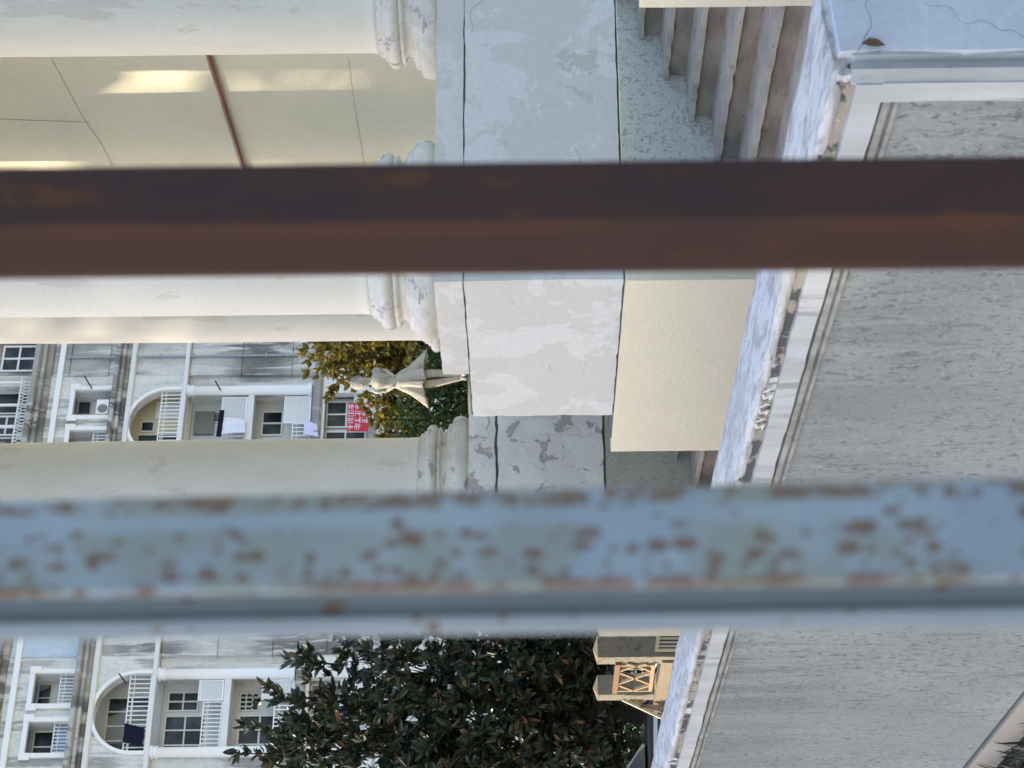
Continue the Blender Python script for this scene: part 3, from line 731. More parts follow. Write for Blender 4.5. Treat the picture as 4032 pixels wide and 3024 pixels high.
    for zz in (14.02, 10.78):
        if bi == 3:
            if zz > 12:
                window(c + .9, c + 1.6, 1.59, 15.6, 16.6, 0, 0); fpart(FB(MB(), c + .2, c + 1.55, 1.45, 1.6, 15.9, 16.9), 'wall_cabinet', plain('grey_awning', (.22, .22, .2), .6))
                louver(c + .0, c + 1.58, .25, 14.05, 15.35)
            else:
                window(c + .1, c + 1.6, 1.59, 12.4, 13.5, 1, 0, .09); louver(c + .0, c + 1.58, .25, 10.85, 12.2)
            window(c - 1.7, c - .25, 1.59, zz + .9, zz + 2.9, 1, 0, .07); railing(c - 1.66, c - .05, .2, zz + .03, zz + .95, 7)
        elif zz > 12:
            window(c + .7, c + 1.7, 1.59, 15.4, 16.85, 1, 1, .07); window(c - 1.7, c + .5, 1.59, 15.0, 16.9, 2, 1, .07); railing(c - 1.66, c + .55, .2, 14.05, 14.95, 11); louver(c + .62, c + 1.64, .22, 14.05, 15.2)
        else:
            window(c + .7, c + 1.6, 1.59, 12.6, 13.5, 3, 2, .05); window(c - 1.7, c + .5, 1.59, 11.5, 13.5, 2, 1, .08); railing(c - 1.66, c + .55, .2, 10.8, 11.7, 11); louver(c + .62, c + 1.64, .22, 10.8, 12.3)
    # ---- storeys below
    for zz in (7.3, 4.1, .9, -2.2):
        mb = MB(); FB(mb, c - 2.85, c - 1.7, .1, .5, zz - .3, zz + 3.05); FB(mb, c + 1.7, c + 2.85, .1, .5, zz - .3, zz + 3.05)
        FB(mb, c - 1.7, c + 1.7, .1, .5, zz - .3, zz + .2); FB(mb, c - 1.7, c + 1.7, .12, .5, zz + 2.85, zz + 3.05); fpart(mb, 'wall', WHITE2)
        window(c + .1, c + 1.7, .9, zz + .8, zz + 2.85, 1, 1, .08); window(c - 1.7, c - .1, .9, zz + .8, zz + 2.85, 1, 1, .08)
        mb = MB(); FB(mb, c - 1.9, c + 1.9, .95, 1.0, zz - .3, zz + 3.05); fpart(mb, 'recess', INNER)
        louver(c + .3, c + 1.65, .3, zz + .25, zz + 1.4)
# down pipe on the pier, roof mass behind so no light leaks through
for c in (56.15,):
    mb = MB(); mb.tube([(c - S0 + .02, -.08, H(-2)), (c - S0 + .02, -.08, H(23.4))], .06, 10)
    for z in (22, 18.6, 16.9, 13.2, 12.1, 10): FB(mb, c - .09, c + .13, -.16, 0, z, z + .09)
    fpart(mb, 'down_pipe', plain('grey_pipe', (.30, .34, .37), .5))
fpart(FB(MB(), 24, 64, 1.75, 12, GZ, 29.4), 'rear_mass', FAC)

def onF(X, Y, v=0):
    q = ray(X, Y); return q * ((82.17 + v) / q.dot(N_))
def flat(name, pts, v, th, mat, label, cat, group=None, wav=0):
    """thin cloth hung in the facade plane; pts in (s,z)"""
    r = random.Random(len(pts)); s_lo = min(p[0] for p in pts); s_hi = max(p[0] for p in pts); z_lo = min(p[1] for p in pts); z_hi = max(p[1] for p in pts)
    O = E_ * s_lo + N_ * (82.17 + v); O.z = z_lo
    mb = MB(); n = 10; m_ = 6; V = []
    A, B, Cc, Dd = pts   # tl, tr, br, bl
    for th_ in (0, th):
        for j in range(m_ + 1):
            for i in range(n + 1):
                a, b = i / n, j / m_
                s = (A[0] * (1 - a) + B[0] * a) * (1 - b) + (Dd[0] * (1 - a) + Cc[0] * a) * b
                z = (A[1] * (1 - a) + B[1] * a) * (1 - b) + (Dd[1] * (1 - a) + Cc[1] * a) * b
                d = wav * sin(a * 11 + b * 1.5) * (.3 + b) + th_
                V.append((s - s_lo, d, z - z_lo - (.03 * sin(a * pi) if wav else 0)))
    W = n + 1; K = W * (m_ + 1); fs = []
    for j in range(m_):
        for i in range(n):
            a = j * W + i; fs.append((a, a + 1, a + 1 + W, a + W)); fs.append((K + a, K + a + W, K + a + 1 + W, K + a + 1))
    mb.add(V, fs); o = mb.build(name, mat, smooth=True); o.location = O; o.rotation_euler = (0, 0, RZF)
    return tag(o, label, cat, group)
SHEET = plain('white_sheet', (.78, .78, .86), .8, .2, .04, 2); NAVY = plain('navy_cloth', (.012, .014, .03), .9, .1); LIL = plain('pale_cloth', (.66, .66, .85), .8, .2, .05)
flat('laundry_sheet', [(52.36, 15.15), (51.35, 15.2), (51.45, 14.0), (52.3, 14.1)][0:1] + [(51.35, 15.2), (51.45, 13.95), (52.3, 14.15)], -.25, .02, SHEET, 'white bed sheet hanging from a balcony of the far building', 'laundry', 'washing on the balconies', .08)
flat('laundry_towel', [(52.75, 15.34), (51.2, 15.4), (51.2, 15.15), (52.75, 15.1)], -.3, .05, NAVY, 'long dark cloth on a rod above the white sheet', 'laundry', 'washing on the balconies')
flat('laundry_shirt', [(52.1, 11.1), (51.3, 11.1), (51.15, 10.35), (52.0, 10.5)], -.25, .05, LIL, 'small pale lilac shirt hanging just under a balcony near the red banner', 'laundry', 'washing on the balconies', .06)
flat('laundry_trousers', [(36.1, 18.4), (35.2, 18.4), (35.0, 17.5), (35.9, 17.5)], -.05, .06, NAVY, 'dark navy clothes hanging on the arched balcony railing at the left', 'laundry', 'washing on the balconies', .05)
flat('laundry_cloth', [(36.1, 21.6), (34.9, 21.6), (34.9, 20.85), (36.1, 20.85)], .45, .04, plain('blue_patterned_cloth', (.35, .45, .62), .8, .2, .4, 14), 'light blue patterned cloth inside the left square balcony opening', 'laundry', 'washing on the balconies', .04)
def rod(s, z, s2, z2, label):
    a = E_ * s + N_ * 82.0; a.z = z; b = E_ * ((s + s2) / 2) + N_ * 81.5; b.z = (z + z2) / 2 + .05
    tag(MB().tube([a, b], .035, 6).build('clothes_rod', plain('dark_rod', (.03, .02, .02), .6), loc=a), label, 'rod', 'clothes rods on the far building')
rod(54.2, 21.9, 55.1, 22.5, 'short black rod sticking out above the air conditioner on the far building')
rod(54.0, 15.4, 54.5, 15.75, 'black rod sticking out beside the louvred balcony above the white sheet')
rod(38.0, 18.5, 38.5, 18.9, 'short black rod beside the arched balcony at the left')
def ac(s, z, v, label):
    O = E_ * s + N_ * (82.17 + v); O.z = z; r = empty('air_conditioner', O, RZF, label, 'air conditioner', 'air conditioners on the far building')
    MB().box(-.42, .42, -.3, 0, 0, .62).build('case', WHITE, r, bevel=.02)
    g = MB(); ring = []
    g.prism([(-.12 + .25 * cos(2 * pi * k / 20), .30 + .25 * sin(2 * pi * k / 20)) for k in range(20)], 1, -.315, -.301); g.build('fan_grille', plain('grille', (.22, .21, .2), .6), r)
    MB().box(-.5, .5, -.34, 0, -.07, -.005).build('bracket', NAVY, r)
ac(53.2, 20.98, .25, 'white air conditioner with round grille in a square balcony opening of the far building')
ac(52.3, 8.2, -.1, 'white air conditioner on the wall near the red banner')

# red banner with rows of white characters
q0, q1 = onF(1372, 1590, -1.2), onF(1450, 1700, -1.2)
bs, be = q1.dot(E_), q0.dot(E_); zt, zb = q0.z + .02, q1.z
bo = E_ * bs + N_ * 80.9; bo.z = zb
bn = empty('red_banner', bo, RZF, 'red banner with rows of white characters hanging on the far building', 'banner')
W_, H_ = be - bs, zt - zb
MB().box(0, W_, 0, .03, 0, H_).build('cloth', plain('red_cloth', (.55, .035, .05), .7, .3, .1), bn)
gl = MB(); rr = random.Random(11)
for row in range(3):
    for k in range(4):
        if row == 2 and k == 0: continue
        cx = W_ * (.14 + .24 * k); cz = H_ * (.83 - .33 * row); g = .10 * W_
        gh = .13 * H_
        for _ in range(4):
            if rr.random() < .5: z = cz + rr.uniform(-gh, gh); gl.box(cx - g, cx + g, -.02, -.001, z - .012, z + .014)
            else: x = cx + rr.uniform(-g, g); gl.box(x - .014, x + .014, -.022, -.001, cz - gh, cz + gh)
        gl.box(cx - g, cx + g, -.019, -.001, cz + gh * .9, cz + gh); gl.box(cx - .015, cx + .015, -.021, -.001, cz - gh, cz + gh * 1.1)
gl.build('characters', plain('pale_pink_lettering', (.80, .62, .72), .7), bn)

# ------------------------------------------------------------------ gate posts, railings (beyond the wall, left)
GP = stucco('grey_weathered_stone', (.225, .20, .155), (.07, .075, .07), 14, .6, stain=.6, bs=.5)
GPL = stucco('tan_weathered_stone', (.26, .21, .14), (.15, .13, .10), 12, .5, stain=.5, bs=.5)
RAILW = plain('tan_concrete_rail', (.34, .25, .15), .8, .2, .25, 12)
def gpost(Yc, X_sh, X_ap, wpx, D, label):
    c = dep(X_sh, Yc, D); wd = wpx * D / FPX / .955
    x0, y0 = c.x - wd, c.y    # (right front corner given by Yc) -> left front corner
    o = Vector((c.x - wd / 2, c.y + wd / 2, GZ)); r = empty('gate_post', o, 0, label, 'stone post', 'stone posts beyond the garden wall')
    me = rough_box(-wd / 2, wd / 2, -wd / 2, wd / 2, 0, c.z - GZ, .06, .004, 9, Yc); mobj('shaft', me, GP, r)
    h = (X_sh - X_ap) * D / FPX; zt = c.z - GZ
    a = wd / 2 + .004
    MB().add([(-a, -a, zt), (a, -a, zt), (a, a, zt), (-a, a, zt), (0, 0, zt + h)], [(0, 1, 4), (1, 2, 4), (2, 3, 4), (3, 0, 4), (3, 2, 1, 0)]).build('cap', GPL, r)
    return o, wd, c.z
g1, w1, z1 = gpost(2500, 2352, 2334, 88, 23.5, 'grey stone post with pyramid top, right one of the pair beyond the wall')
g2, w2, z2 = gpost(2658, 2353, 2334, 77, 25.2, 'grey stone post with pyramid top, left one of the pair beyond the wall')
g0, w0, z0 = gpost(2368, 2360, 2345, 104, 23.0, 'tan stone post mostly hidden behind the blue steel post')
# lattice railing between the posts, in the plane of the posts' left faces
xl = g1.x - w1 / 2 - .01
def L2(px_, py_): return onp(2300 + px_ * .2797, 2560 + py_ * .2797, 0, xl)
lr = empty('lattice_railing', L2(960, 380), 0, 'tan lattice railing of crossed bars between the two stone posts', 'railing'); LO = Vector(L2(960, 380))
def lb(mb, a, b, w=.035): mb.bar(L2(*a) - LO, L2(*b) - LO, w)
mb = MB(); lb(mb, (475, 180), (430, 585), .06); mb.build('top_rail', plain('rusty_tan_rail', (.22, .13, .07), .8, .2, .2, 12), lr)
mb = MB(); lb(mb, (975, 190), (930, 560), .045); mb.build('bottom_rail', RAILW, lr)
mb = MB()
for a, b in (((490, 290), (735, 205)), ((735, 205), (960, 295)), ((490, 205), (975, 205)), ((490, 305), (945, 475)), ((470, 470), (960, 300)), ((470, 480), (690, 560)), ((690, 560), (940, 480)), ((450, 565), (930, 560)), ((600, 185), (735, 205)), ((735, 205), (880, 185))): lb(mb, a, b)
mb.build('crossed_bars', RAILW, lr)
mb = MB()
for y in (300, 390, 475):
    a = L2(490, y) - LO; b = L2(960, y) - LO; mb.bar(a + Vector((.12, 0, 0)), b + Vector((.12, 0, 0)), .03)
mb.build('balusters', plain('pale_concrete', (.33, .33, .27), .8, .2), lr)
a = L2(1010, 160); b = L2(1000, 620)
lw = rough_box(xl - .02, xl + .2, a.y, b.y + .5, GZ, (a.z + b.z) / 2 - .04, .08, .006, 7, 5); tag(mobj('low_wall', lw, GPL, None, (xl, a.y, GZ)), 'low tan stone wall under the lattice railing', 'wall')
# slatted railing on the right post
yq = g1.y - w1 / 2 - .03
def L3(X, Y): return onp(X, Y, 1, yq)
sr = empty('slatted_railing', L3(2675, 2525), 0, 'small cream railing with upright bars in front of the right stone post', 'railing'); SO = Vector(L3(2675, 2525))
mb = MB(); mb.bar(L3(2592, 2494) - SO, L3(2586, 2563) - SO, .045); mb.bar(L3(2590, 2560) - SO, L3(2700, 2560) - SO, .03)
mb.build('frame', plain('cream_rail', (.62, .55, .38), .7), sr)
mb = MB()
for Y in (2500, 2515, 2530, 2545): mb.bar(L3(2592, Y) - SO, L3(2700, Y) - SO, .025)
mb.build('bars', plain('cream_rail_bars', (.55, .5, .38), .7), sr)
# sloping hand rail left of the pair
yq2 = g2.y - w2 / 2 + .05
def L4(px_, py_): return onp(2300 + px_ * .2797, 2560 + py_ * .2797, 1, yq2)
hr = empty('sloping_handrail', L4(1100, 850), 0, 'thin pale handrail sloping down beside the left stone post', 'railing'); HO = Vector(L4(1100, 850))
mb = MB(); mb.bar(L4(540, 695) - HO, L4(1160, 985) - HO, .035); mb.build('rail', plain('pale_handrail', (.55, .45, .3), .7), hr)
mb = MB()
for a, b in (((830, 705), (765, 780)), ((1140, 850), (1070, 925)), ((800, 785), (1150, 870)), ((640, 715), (800, 720)), ((780, 795), (1150, 795)), ((1000, 715), (1150, 780))): mb.bar(L4(*a) - HO, L4(*b) - HO, .04)
mb.build('brackets', RAILW, hr)

# ------------------------------------------------------------------ parked dark car, bonnet to the right
def car():
    p = dep(2537, 2935, 27.2)                      # foot of the windscreen
    o = Vector((p.x - .6, p.y + .8, GZ)); r = empty('parked_car', o, 0, 'dark parked car, only its bonnet and windscreen seen over the garden wall', 'car')
    bx = p.x - o.x; hz = p.z - GZ
    PAINT = plain('dark_car_paint', (.018, .015, .022), .12, .6, .05); 
    prof = [(-2.9, .35), (-2.95, .8), (-2.6, hz - .02), (bx, hz), (bx + .55, hz - .03), (bx + .95, hz - .11), (bx + 1.25, hz - .25), (bx + 1.32, .5), (bx + 1.2, .25), (-2.7, .22)]
    mb = MB(); n = 9
    # cross-sections across the width with rounded shoulders
    secs = [(-.86, .80, .06), (-.84, .93, .03), (-.72, 1.0, 0), (0, 1.02, 0), (.72, 1.0, 0), (.84, .93, .03), (.86, .80, .06)]
    V = []; K = len(prof)
    for yy, k, ins in secs:
        for (x, z) in prof:
            V.append((x * (1 - ins * .2), yy, z if z < .6 else .55 + (z - .55) * k))
    fs = []
    for a in range(len(secs) - 1):
        for i in range(K): j = (i + 1) % K; fs.append((a * K + i, a * K + j, (a + 1) * K + j, (a + 1) * K + i))
    fs.append(tuple(range(K))); fs.append(tuple((len(secs) - 1) * K + i for i in range(K - 1, -1, -1)))
    mb.add(V, fs).build('body', PAINT, r, smooth=False, bevel=.03)
    cab = [(bx + .02, hz), (bx - .75, hz + .52), (bx - 1.9, hz + .5), (-2.55, hz)]
    g = MB(); g.add([(x, y * (.80 if z > hz + .1 else .86) , z) for y in (-1, 1) for x, z in cab], [(0, 1, 2, 3), (7, 6, 5, 4), (0, 4, 5, 1), (2, 6, 7, 3), (1, 5, 6, 2)]).build('cabin_glass', plain('car_glass', (.05, .07, .08), .03, .9, 0), r)
    CH = plain('chrome_trim', (.45, .6, .75), .2, .8, .02, metal=1)
    for y, y2 in ((-.84, -.73), (.84, .73)): MB().bar((bx, y, hz + .01), (bx - .75, y2, hz + .53), .05).build('windscreen_pillar', CH, r)
    mb = MB(); mb.bar((bx - .3, -.87, hz - .14), (bx + 1.0, -.868, hz - .19), .03, .055); mb.build('shoulder_highlight', plain('sky_highlight_silver', (.62, .66, .75), .25, .7, .02), r)  # pale strip stands in for sky reflected on the car's shoulder
    for x in (bx + .65, -2.1):
        for y in (-.80, .80):
            wh = MB(); wh.lathe([(.12, -.1), (.31, -.1), (.33, -.06), (.33, .06), (.31, .1), (.12, .1)], n=28); q = wh.build('wheel', plain('tyre', (.02, .02, .02), .8), r, smooth=False)
            q.rotation_euler = (pi / 2, 0, 0); q.location = (x, y, .33)
            rm = MB().lathe([(.02, -.105), (.2, -.105), (.21, .105), (.02, .105)], n=20).build('rim', plain('rim', (.4, .4, .42), .35, .6), q)
    MB().box(bx + 1.2, bx + 1.3, -.75, -.45, .62, .78).build('headlight', WHITE, r); MB().box(bx + 1.2, bx + 1.3, .45, .75, .62, .78).build('headlight', WHITE, r)
car()

# ------------------------------------------------------------------ statue
def statue():
    D = 27.0; ft = dep(1841, 1489, D); k = .2532 * D / FPX
    STONE = stucco('statue_stone', (.44, .41, .34), (.14, .14, .13), 11, .5, stain=.6, bs=.3); STONE2 = stucco('statue_stone_grey', (.27, .27, .25), (.12, .12, .12), 11, .4, stain=.5, bs=.3)
    r = empty('statue', ft, 0, 'pale stone statue of a young woman in a flaring short dress, between the columns', 'statue')
    RV = Vector((RT.x, RT.y, 0)).normalized(); FV = Vector((F.x, F.y, 0)).normalized()
    def P(cx, cy, fwd=0): return RV * ((520 - cy) * k) + FV * fwd + Vector((0, 0, (1975 - cx) * k))
    J = {'pelvis': (P(900, 560), .105, .085), 'waist': (P(820, 560), .088, .07), 'ribs': (P(700, 555), .115, .09), 'chest': (P(590, 548), .125, .10), 'neckb': (P(490, 545), .055, .05), 'neck': (P(440, 550), .045, .045), 'skull': (P(350, 575, -.015), .085, .09), 'crown': (P(235, 590, .01), .085, .09), 'top': (P(200, 592, .01), .05, .05),
         'shR': (P(560, 430), .058, .06), 'elR': (P(690, 392, .06), .040, .04), 'waR': (P(800, 455, -.04), .028, .028), 'haR': (P(845, 490, -.07), .03, .02), 'shL': (P(570, 660), .058, .06), 'elL': (P(700, 700, .05), .042, .04), 'waL': (P(805, 650, -.04), .028, .028), 'haL': (P(850, 620, -.07), .03, .02),
         'hipR': (P(1000, 500), .085, .085), 'knR': (P(1400, 440), .060, .06), 'calfR': (P(1560, 440, .02), .052, .055), 'anR': (P(1900, 470, .02), .030, .032), 'toR': (P(1950, 460, -.13), .030, .02),
         'hipL': (P(1000, 620), .085, .085), 'knL': (P(1400, 605), .060, .06), 'calfL': (P(1560, 575, .02), .052, .055), 'anL': (P(1900, 515, .02), .030, .032), 'toL': (P(1950, 535, -.13), .030, .02)}
    Ed = [('pelvis', 'waist'), ('waist', 'ribs'), ('ribs', 'chest'), ('chest', 'neckb'), ('neckb', 'neck'), ('neck', 'skull'), ('skull', 'crown'), ('crown', 'top'), ('chest', 'shR'), ('shR', 'elR'), ('elR', 'waR'), ('waR', 'haR'), ('chest', 'shL'), ('shL', 'elL'), ('elL', 'waL'), ('waL', 'haL'),
          ('pelvis', 'hipR'), ('hipR', 'knR'), ('knR', 'calfR'), ('calfR', 'anR'), ('anR', 'toR'), ('pelvis', 'hipL'), ('hipL', 'knL'), ('knL', 'calfL'), ('calfL', 'anL'), ('anL', 'toL')]
    names = list(J); me = bpy.data.meshes.new('body'); me.from_pydata([J[n_][0] for n_ in names], [(names.index(a), names.index(b)) for a, b in Ed], [])
    o = bpy.data.objects.new('body', me); COL.objects.link(o); o.parent = r; me.materials.append(STONE)
    sm = o.modifiers.new('s', 'SKIN'); sm.use_smooth_shade = True
    for i, n_ in enumerate(names):
        d = me.skin_vertices[0].data[i]; d.radius = (J[n_][1], J[n_][2]); d.use_root = n_ == 'pelvis'
    sb = o.modifiers.new('d', 'SUBSURF'); sb.levels = 2; sb.render_levels = 2
    # face: nose, brow and chin facing the viewer, hair cap
    fc = MB(); q = P(330, 600, -.10)
    fc.add([P(300, 600, -.10), P(345, 618, -.10), P(345, 588, -.10), P(340, 603, -.135), P(355, 603, -.10)], [(0, 1, 3), (0, 3, 2), (1, 4, 3), (2, 3, 4)]); fc.build('nose', STONE, r)
    hr_ = MB(); c0 = P(270, 575, .035); V = []; n = 24; mm = 14
    for j in range(mm + 1):
        ph = pi * j / mm
        for i in range(n):
            th = 2 * pi * i / n
            rad = .098 * (1 + .05 * sin(th * 7 + j))
            V.append(c0 + (RV * cos(th) + FV * sin(th)) * (rad * sin(ph)) + Vector((0, 0, .115 * cos(ph))))
    hr_.add(V, [(j * n + i, j * n + (i + 1) % n, (j + 1) * n + (i + 1) % n, (j + 1) * n + i) for j in range(mm) for i in range(n)]); hr_.build('hair', STONE2, r, smooth=True)
    # dress: bodice and wind-blown skirt with pointed corners
    rows = [(475, 550, .046, .05), (497, 548, .085, .07), (540, 546, .120, .095), (585, 547, .128, .125), (630, 550, .120, .130), (690, 554, .100, .098), (760, 558, .080, .078), (815, 560, .072, .070), (835, 560, .082, .078), (850, 560, .078, .075), (890, 560, .110, .098), (950, 560, .140, .12), (1020, 559, .165, .135), (1100, 556, .205, .15), (1180, 554, .255, .165), (1250, 552, .30, .18), (1290, 551, .325, .19), (1312, 551, .335, .19)]
    n = 72; V = []
    for j, (cx, cy, rx, ry) in enumerate(rows):
        t = max(0, (cx - 860) / 450)
        for i in range(n):
            th = 2 * pi * i / n; pw = abs(cos(th)) ** (1 + 1.2 * t)
            fold = 1 + (t * .20 + .015) * sin(th * 7 + 1.3 + t * 1.2) + t * .09 * sin(th * 15 + 2 * t)
            side = rx * pw * math.copysign(1, cos(th)); 
            asy = 1.06 if cos(th) > 0 else .98
            hem = t * t * 26 * (abs(cos(th)) ** 3) + t * 26 * sin(th * 4 + .8)
            V.append(P(cx + (hem if j > 6 else 0), cy) + RV * (side * fold * asy) + FV * (ry * sin(th) * fold))
    mb = MB(); mb.add(V, [(j * n + i, j * n + (i + 1) % n, (j + 1) * n + (i + 1) % n, (j + 1) * n + i) for j in range(len(rows) - 1) for i in range(n)])
    o = mb.build('dress', STONE, r, smooth=True); so = o.modifiers.new('t', 'SOLIDIFY'); so.thickness = .012
    for sx, cy in ((1, 400), (-1, 690)):
        mb = MB(); c0 = P(570, cy); V = []
        for j in range(9):
            ph = pi * j / 8
            for i in range(16):
                th = 2 * pi * i / 16; rd = .054 * sin(ph) * (1 + .12 * sin(5 * th)); V.append(c0 + (RV * cos(th) + FV * sin(th)) * rd + Vector((0, 0, .075 * cos(ph))))
        mb.add(V, [(j * 16 + i, j * 16 + (i + 1) % 16, (j + 1) * 16 + (i + 1) % 16, (j + 1) * 16 + i) for j in range(8) for i in range(16)]); mb.build('sleeve', STONE, r, smooth=True)
    # round stone base it stands on
    pb = empty('statue_plinth', (ft.x, ft.y, GZ), 0, 'round stone plinth carrying the statue, hidden behind the pedestal block', 'plinth')
    h = ft.z - GZ - .012
    MB().lathe([(.7, 0), (.7, .2), (.45, .35), (.40, 1.0), (.40, h - .4), (.48, h - .2), (.5, h)], n=40).build('shaft', GPL, pb, smooth=False)
statue()

# ------------------------------------------------------------------ trees
def leaf_mat(nm, a, b, c3, rough=.35, spec=.5, tr=.15):
    t = NT(nm)
    g = t.n('ShaderNodeObjectInfo'); geo = t.n('ShaderNodeNewGeometry')
    rp = t.n('ShaderNodeValToRGB'); t.lk(geo.outputs['Random Per Island'], rp.inputs[0])
    e = rp.color_ramp.elements; e[0].position = 0; e[0].color = (*a, 1); e[1].position = 1; e[1].color = (*c3, 1)
    q = e.new(.55); q.color = (*b, 1); q = e.new(.93); q.color = (*b, 1)
    t.lk(rp.outputs[0], t.b.inputs['Base Color']); t.b.inputs['Roughness'].default_value = rough; t.b.inputs['Specular IOR Level'].default_value = spec
    if tr:
        tl = t.n('ShaderNodeBsdfTranslucent'); mx = t.n('ShaderNodeMixShader'); mx.inputs[0].default_value = tr
        t.lk(rp.outputs[0], tl.inputs[0]); t.lk(t.b.outputs[0], mx.inputs[1]); t.lk(tl.outputs[0], mx.inputs[2])
        t.lk(mx.outputs[0], t.t.nodes['Material Output'].inputs[0])
    return t.m
def leafmesh(mb, p, d, L_, w, r, fold=.25):
    d = d.normalized(); s = d.cross(Vector((r.gauss(0, 1), r.gauss(0, 1), r.gauss(0, 1)))).normalized(); nn = s.cross(d)
    a = p; m1 = p + d * L_ * .35 + s * w / 2 + nn * w * fold; m2 = p + d * L_ * .35 - s * w / 2 + nn * w * fold
    c1 = p + d * L_ * .38; e1 = p + d * L_ * .75 + s * w * .36 + nn * w * fold * .6 - nn * L_ * .05; e2 = p + d * L_ * .75 - s * w * .36 + nn * w * fold * .6 - nn * L_ * .05
    c2 = p + d * L_ * .75 - nn * L_ * .05; tp = p + d * L_ - nn * L_ * .12
    mb.add([a, m1, m2, c1, e1, e2, c2, tp], [(0, 1, 3), (0, 3, 2), (1, 4, 6, 3), (3, 6, 5, 2), (4, 7, 6), (6, 7, 5)])
def limb(mb, a, b, r0, r1, r, n=7, k=6, bend=.12):
    pts = []; L_ = (b - a).length; off = Vector((r.gauss(0, 1), r.gauss(0, 1), r.gauss(0, .5))) * bend * L_
    for i in range(k + 1):
        t = i / k; pts.append(a.lerp(b, t) + off * sin(pi * t) * .6)
    mb.tube(pts, [r0 + (r1 - r0) * i / k for i in range(k + 1)], n)
def tree(name, label, base, blobs, nclus, leafL, leafW, nleaf, mat, barkm, trunk_r, fork, r, up=.5, shell=.55, group=None, cat='tree', sprigs=(), gaps=()):
    o = empty(name, base, 0, label, cat, group); tr = MB(); lf = MB(); B = Vector(base)
    fk = Vector(fork) - B
    limb(tr, Vector((0, 0, -.05)), fk, trunk_r, trunk_r * .75, r, 12, 8, .03)
    tot = sum(b[1] ** 2 for b in blobs)
    blobs = [b if len(b) > 3 else (*b, 1) for b in blobs]
    for (c, R, sq, dn) in blobs:
        c = Vector(c) - B
        limb(tr, fk, c, trunk_r * .55, trunk_r * .15, r)
        for _ in range(7):
            dd = Vector((r.gauss(0, 1), r.gauss(0, 1), r.gauss(0, 1))).normalized() * R * .85; dd.z *= sq
            limb(tr, c.lerp(fk, r.uniform(0, .5)), c + dd, trunk_r * .16, trunk_r * .03, r, 5, 4)
        n = int(nclus * R * R / tot * dn)
        for _ in range(n):
            u = Vector((r.gauss(0, 1), r.gauss(0, 1), r.gauss(0, 1))).normalized()
            rad = R * (shell + (1 - shell) * r.random()) * (1 + .22 * noise.noise(u * 2.3 + c * .7))
            p = c + Vector((u.x, u.y, u.z * sq)) * rad
            if any(((p + B - Vector(g)) - sv * (p + B - Vector(g)).dot(sv)).length < gr for g, gr in gaps) and r.random() > .14: continue  # foliage thinned along sun rays to shape the sun patches
            ax = (u + Vector((0, 0, up)) + Vector((r.gauss(0, .3), r.gauss(0, .3), r.gauss(0, .3)))).normalized()
            cluster(lf, p, ax, nleaf, leafL, leafW, r)
    for (a, b, k) in sprigs:
        a = Vector(a) - B; b = Vector(b) - B; limb(tr, a, b, .02, .006, r, 5, 4, .05)
        for i in range(k):
            t = .35 + .65 * i / max(1, k - 1); p = a.lerp(b, t)
            cluster(lf, p, (b - a).normalized() + Vector((r.gauss(0, .3), r.gauss(0, .3), r.gauss(0, .3))), nleaf, leafL, leafW, r)
    tr.build('trunk', barkm, o, smooth=True); lf.build('crown', mat, o)
    return o
def cluster(lf, p, ax, n, L_, w, r):
    s = ax.cross(Vector((0, 0, 1)) if abs(ax.z) < .9 else Vector((1, 0, 0))).normalized(); t = ax.cross(s)
    for i in range(n):
        th = 2 * pi * (i / n) + r.uniform(-.4, .4); sp = r.uniform(.35, 1.5)
        d = ax * 1.0 + (s * cos(th) + t * sin(th)) * sp + Vector((r.gauss(0, .15), r.gauss(0, .15), r.gauss(0, .15)))
        leafmesh(lf, p - ax * r.uniform(0, .06), d, L_ * r.uniform(.5, 1.25), w * r.uniform(.8, 1.15), r)
BARK = plain('dark_bark', (.035, .028, .022), .9, .1, .3, 10)
MAG = leaf_mat('magnolia_leaf', (.016, .028, .018), (.060, .070, .042), (.26, .12, .045), .34, .4, .06)
r = random.Random(21)
tb = dep(2560, 2850, 29.5); tb.z = GZ
def pd(X, Y, D): return tuple(dep(X, Y, D))
blobs = [(pd(1500, 2980, 29), 1.4, .9, .8), (pd(1330, 2800, 29.3), 1.0, .95, .6), (pd(1660, 2650, 29), 1.15, 1, .65), (pd(1420, 2580, 30), .5, .9, .6), (pd(1900, 2900, 29), 1.6, 1), (pd(2020, 2600, 29.6), 1.45, 1), (pd(2250, 2480, 29.6), 1.3, .9), (pd(1900, 2300, 30), 1.5, 1), (pd(2200, 2950, 29.6), 1.3, .8), (pd(1700, 3200, 29), 1.8, 1), (pd(2330, 2750, 30.4), .95, .6), (pd(1200, 2960, 29), .6, 1), (pd(1180, 2900, 29.5), .45, 1), (pd(2450, 2990, 29.5), .7, .6)]
spr = [(pd(1300, 2650, 29), pd(1180, 2565, 29), 4), (pd(1350, 2620, 29), pd(1140, 2600, 29), 4), (pd(1250, 2800, 29), pd(1050, 2705, 29), 5), (pd(1350, 2560, 29), pd(1390, 2500, 29), 4), (pd(1350, 2500, 29.5), pd(1280, 2470, 29.5), 3), (pd(1150, 2960, 28.8), pd(930, 2965, 28.8), 4), (pd(1200, 2900, 29), pd(960, 2850, 29), 4), (pd(1500, 2600, 29), pd(1530, 2490, 29), 4), (pd(1250, 2750, 29), pd(1020, 2760, 29), 3)]
tree('magnolia_tree', 'dark glossy magnolia tree with a few brown leaves, left of the blue post', tb, blobs, 2900, .205, .080, 8, MAG, BARK, .13, pd(2250, 2800, 29.5), r, .35, .25, sprigs=spr)
AUT = leaf_mat('autumn_leaf', (.085, .085, .018), (.15, .12, .025), (.55, .36, .02), .5, .3, .3)
r = random.Random(5)
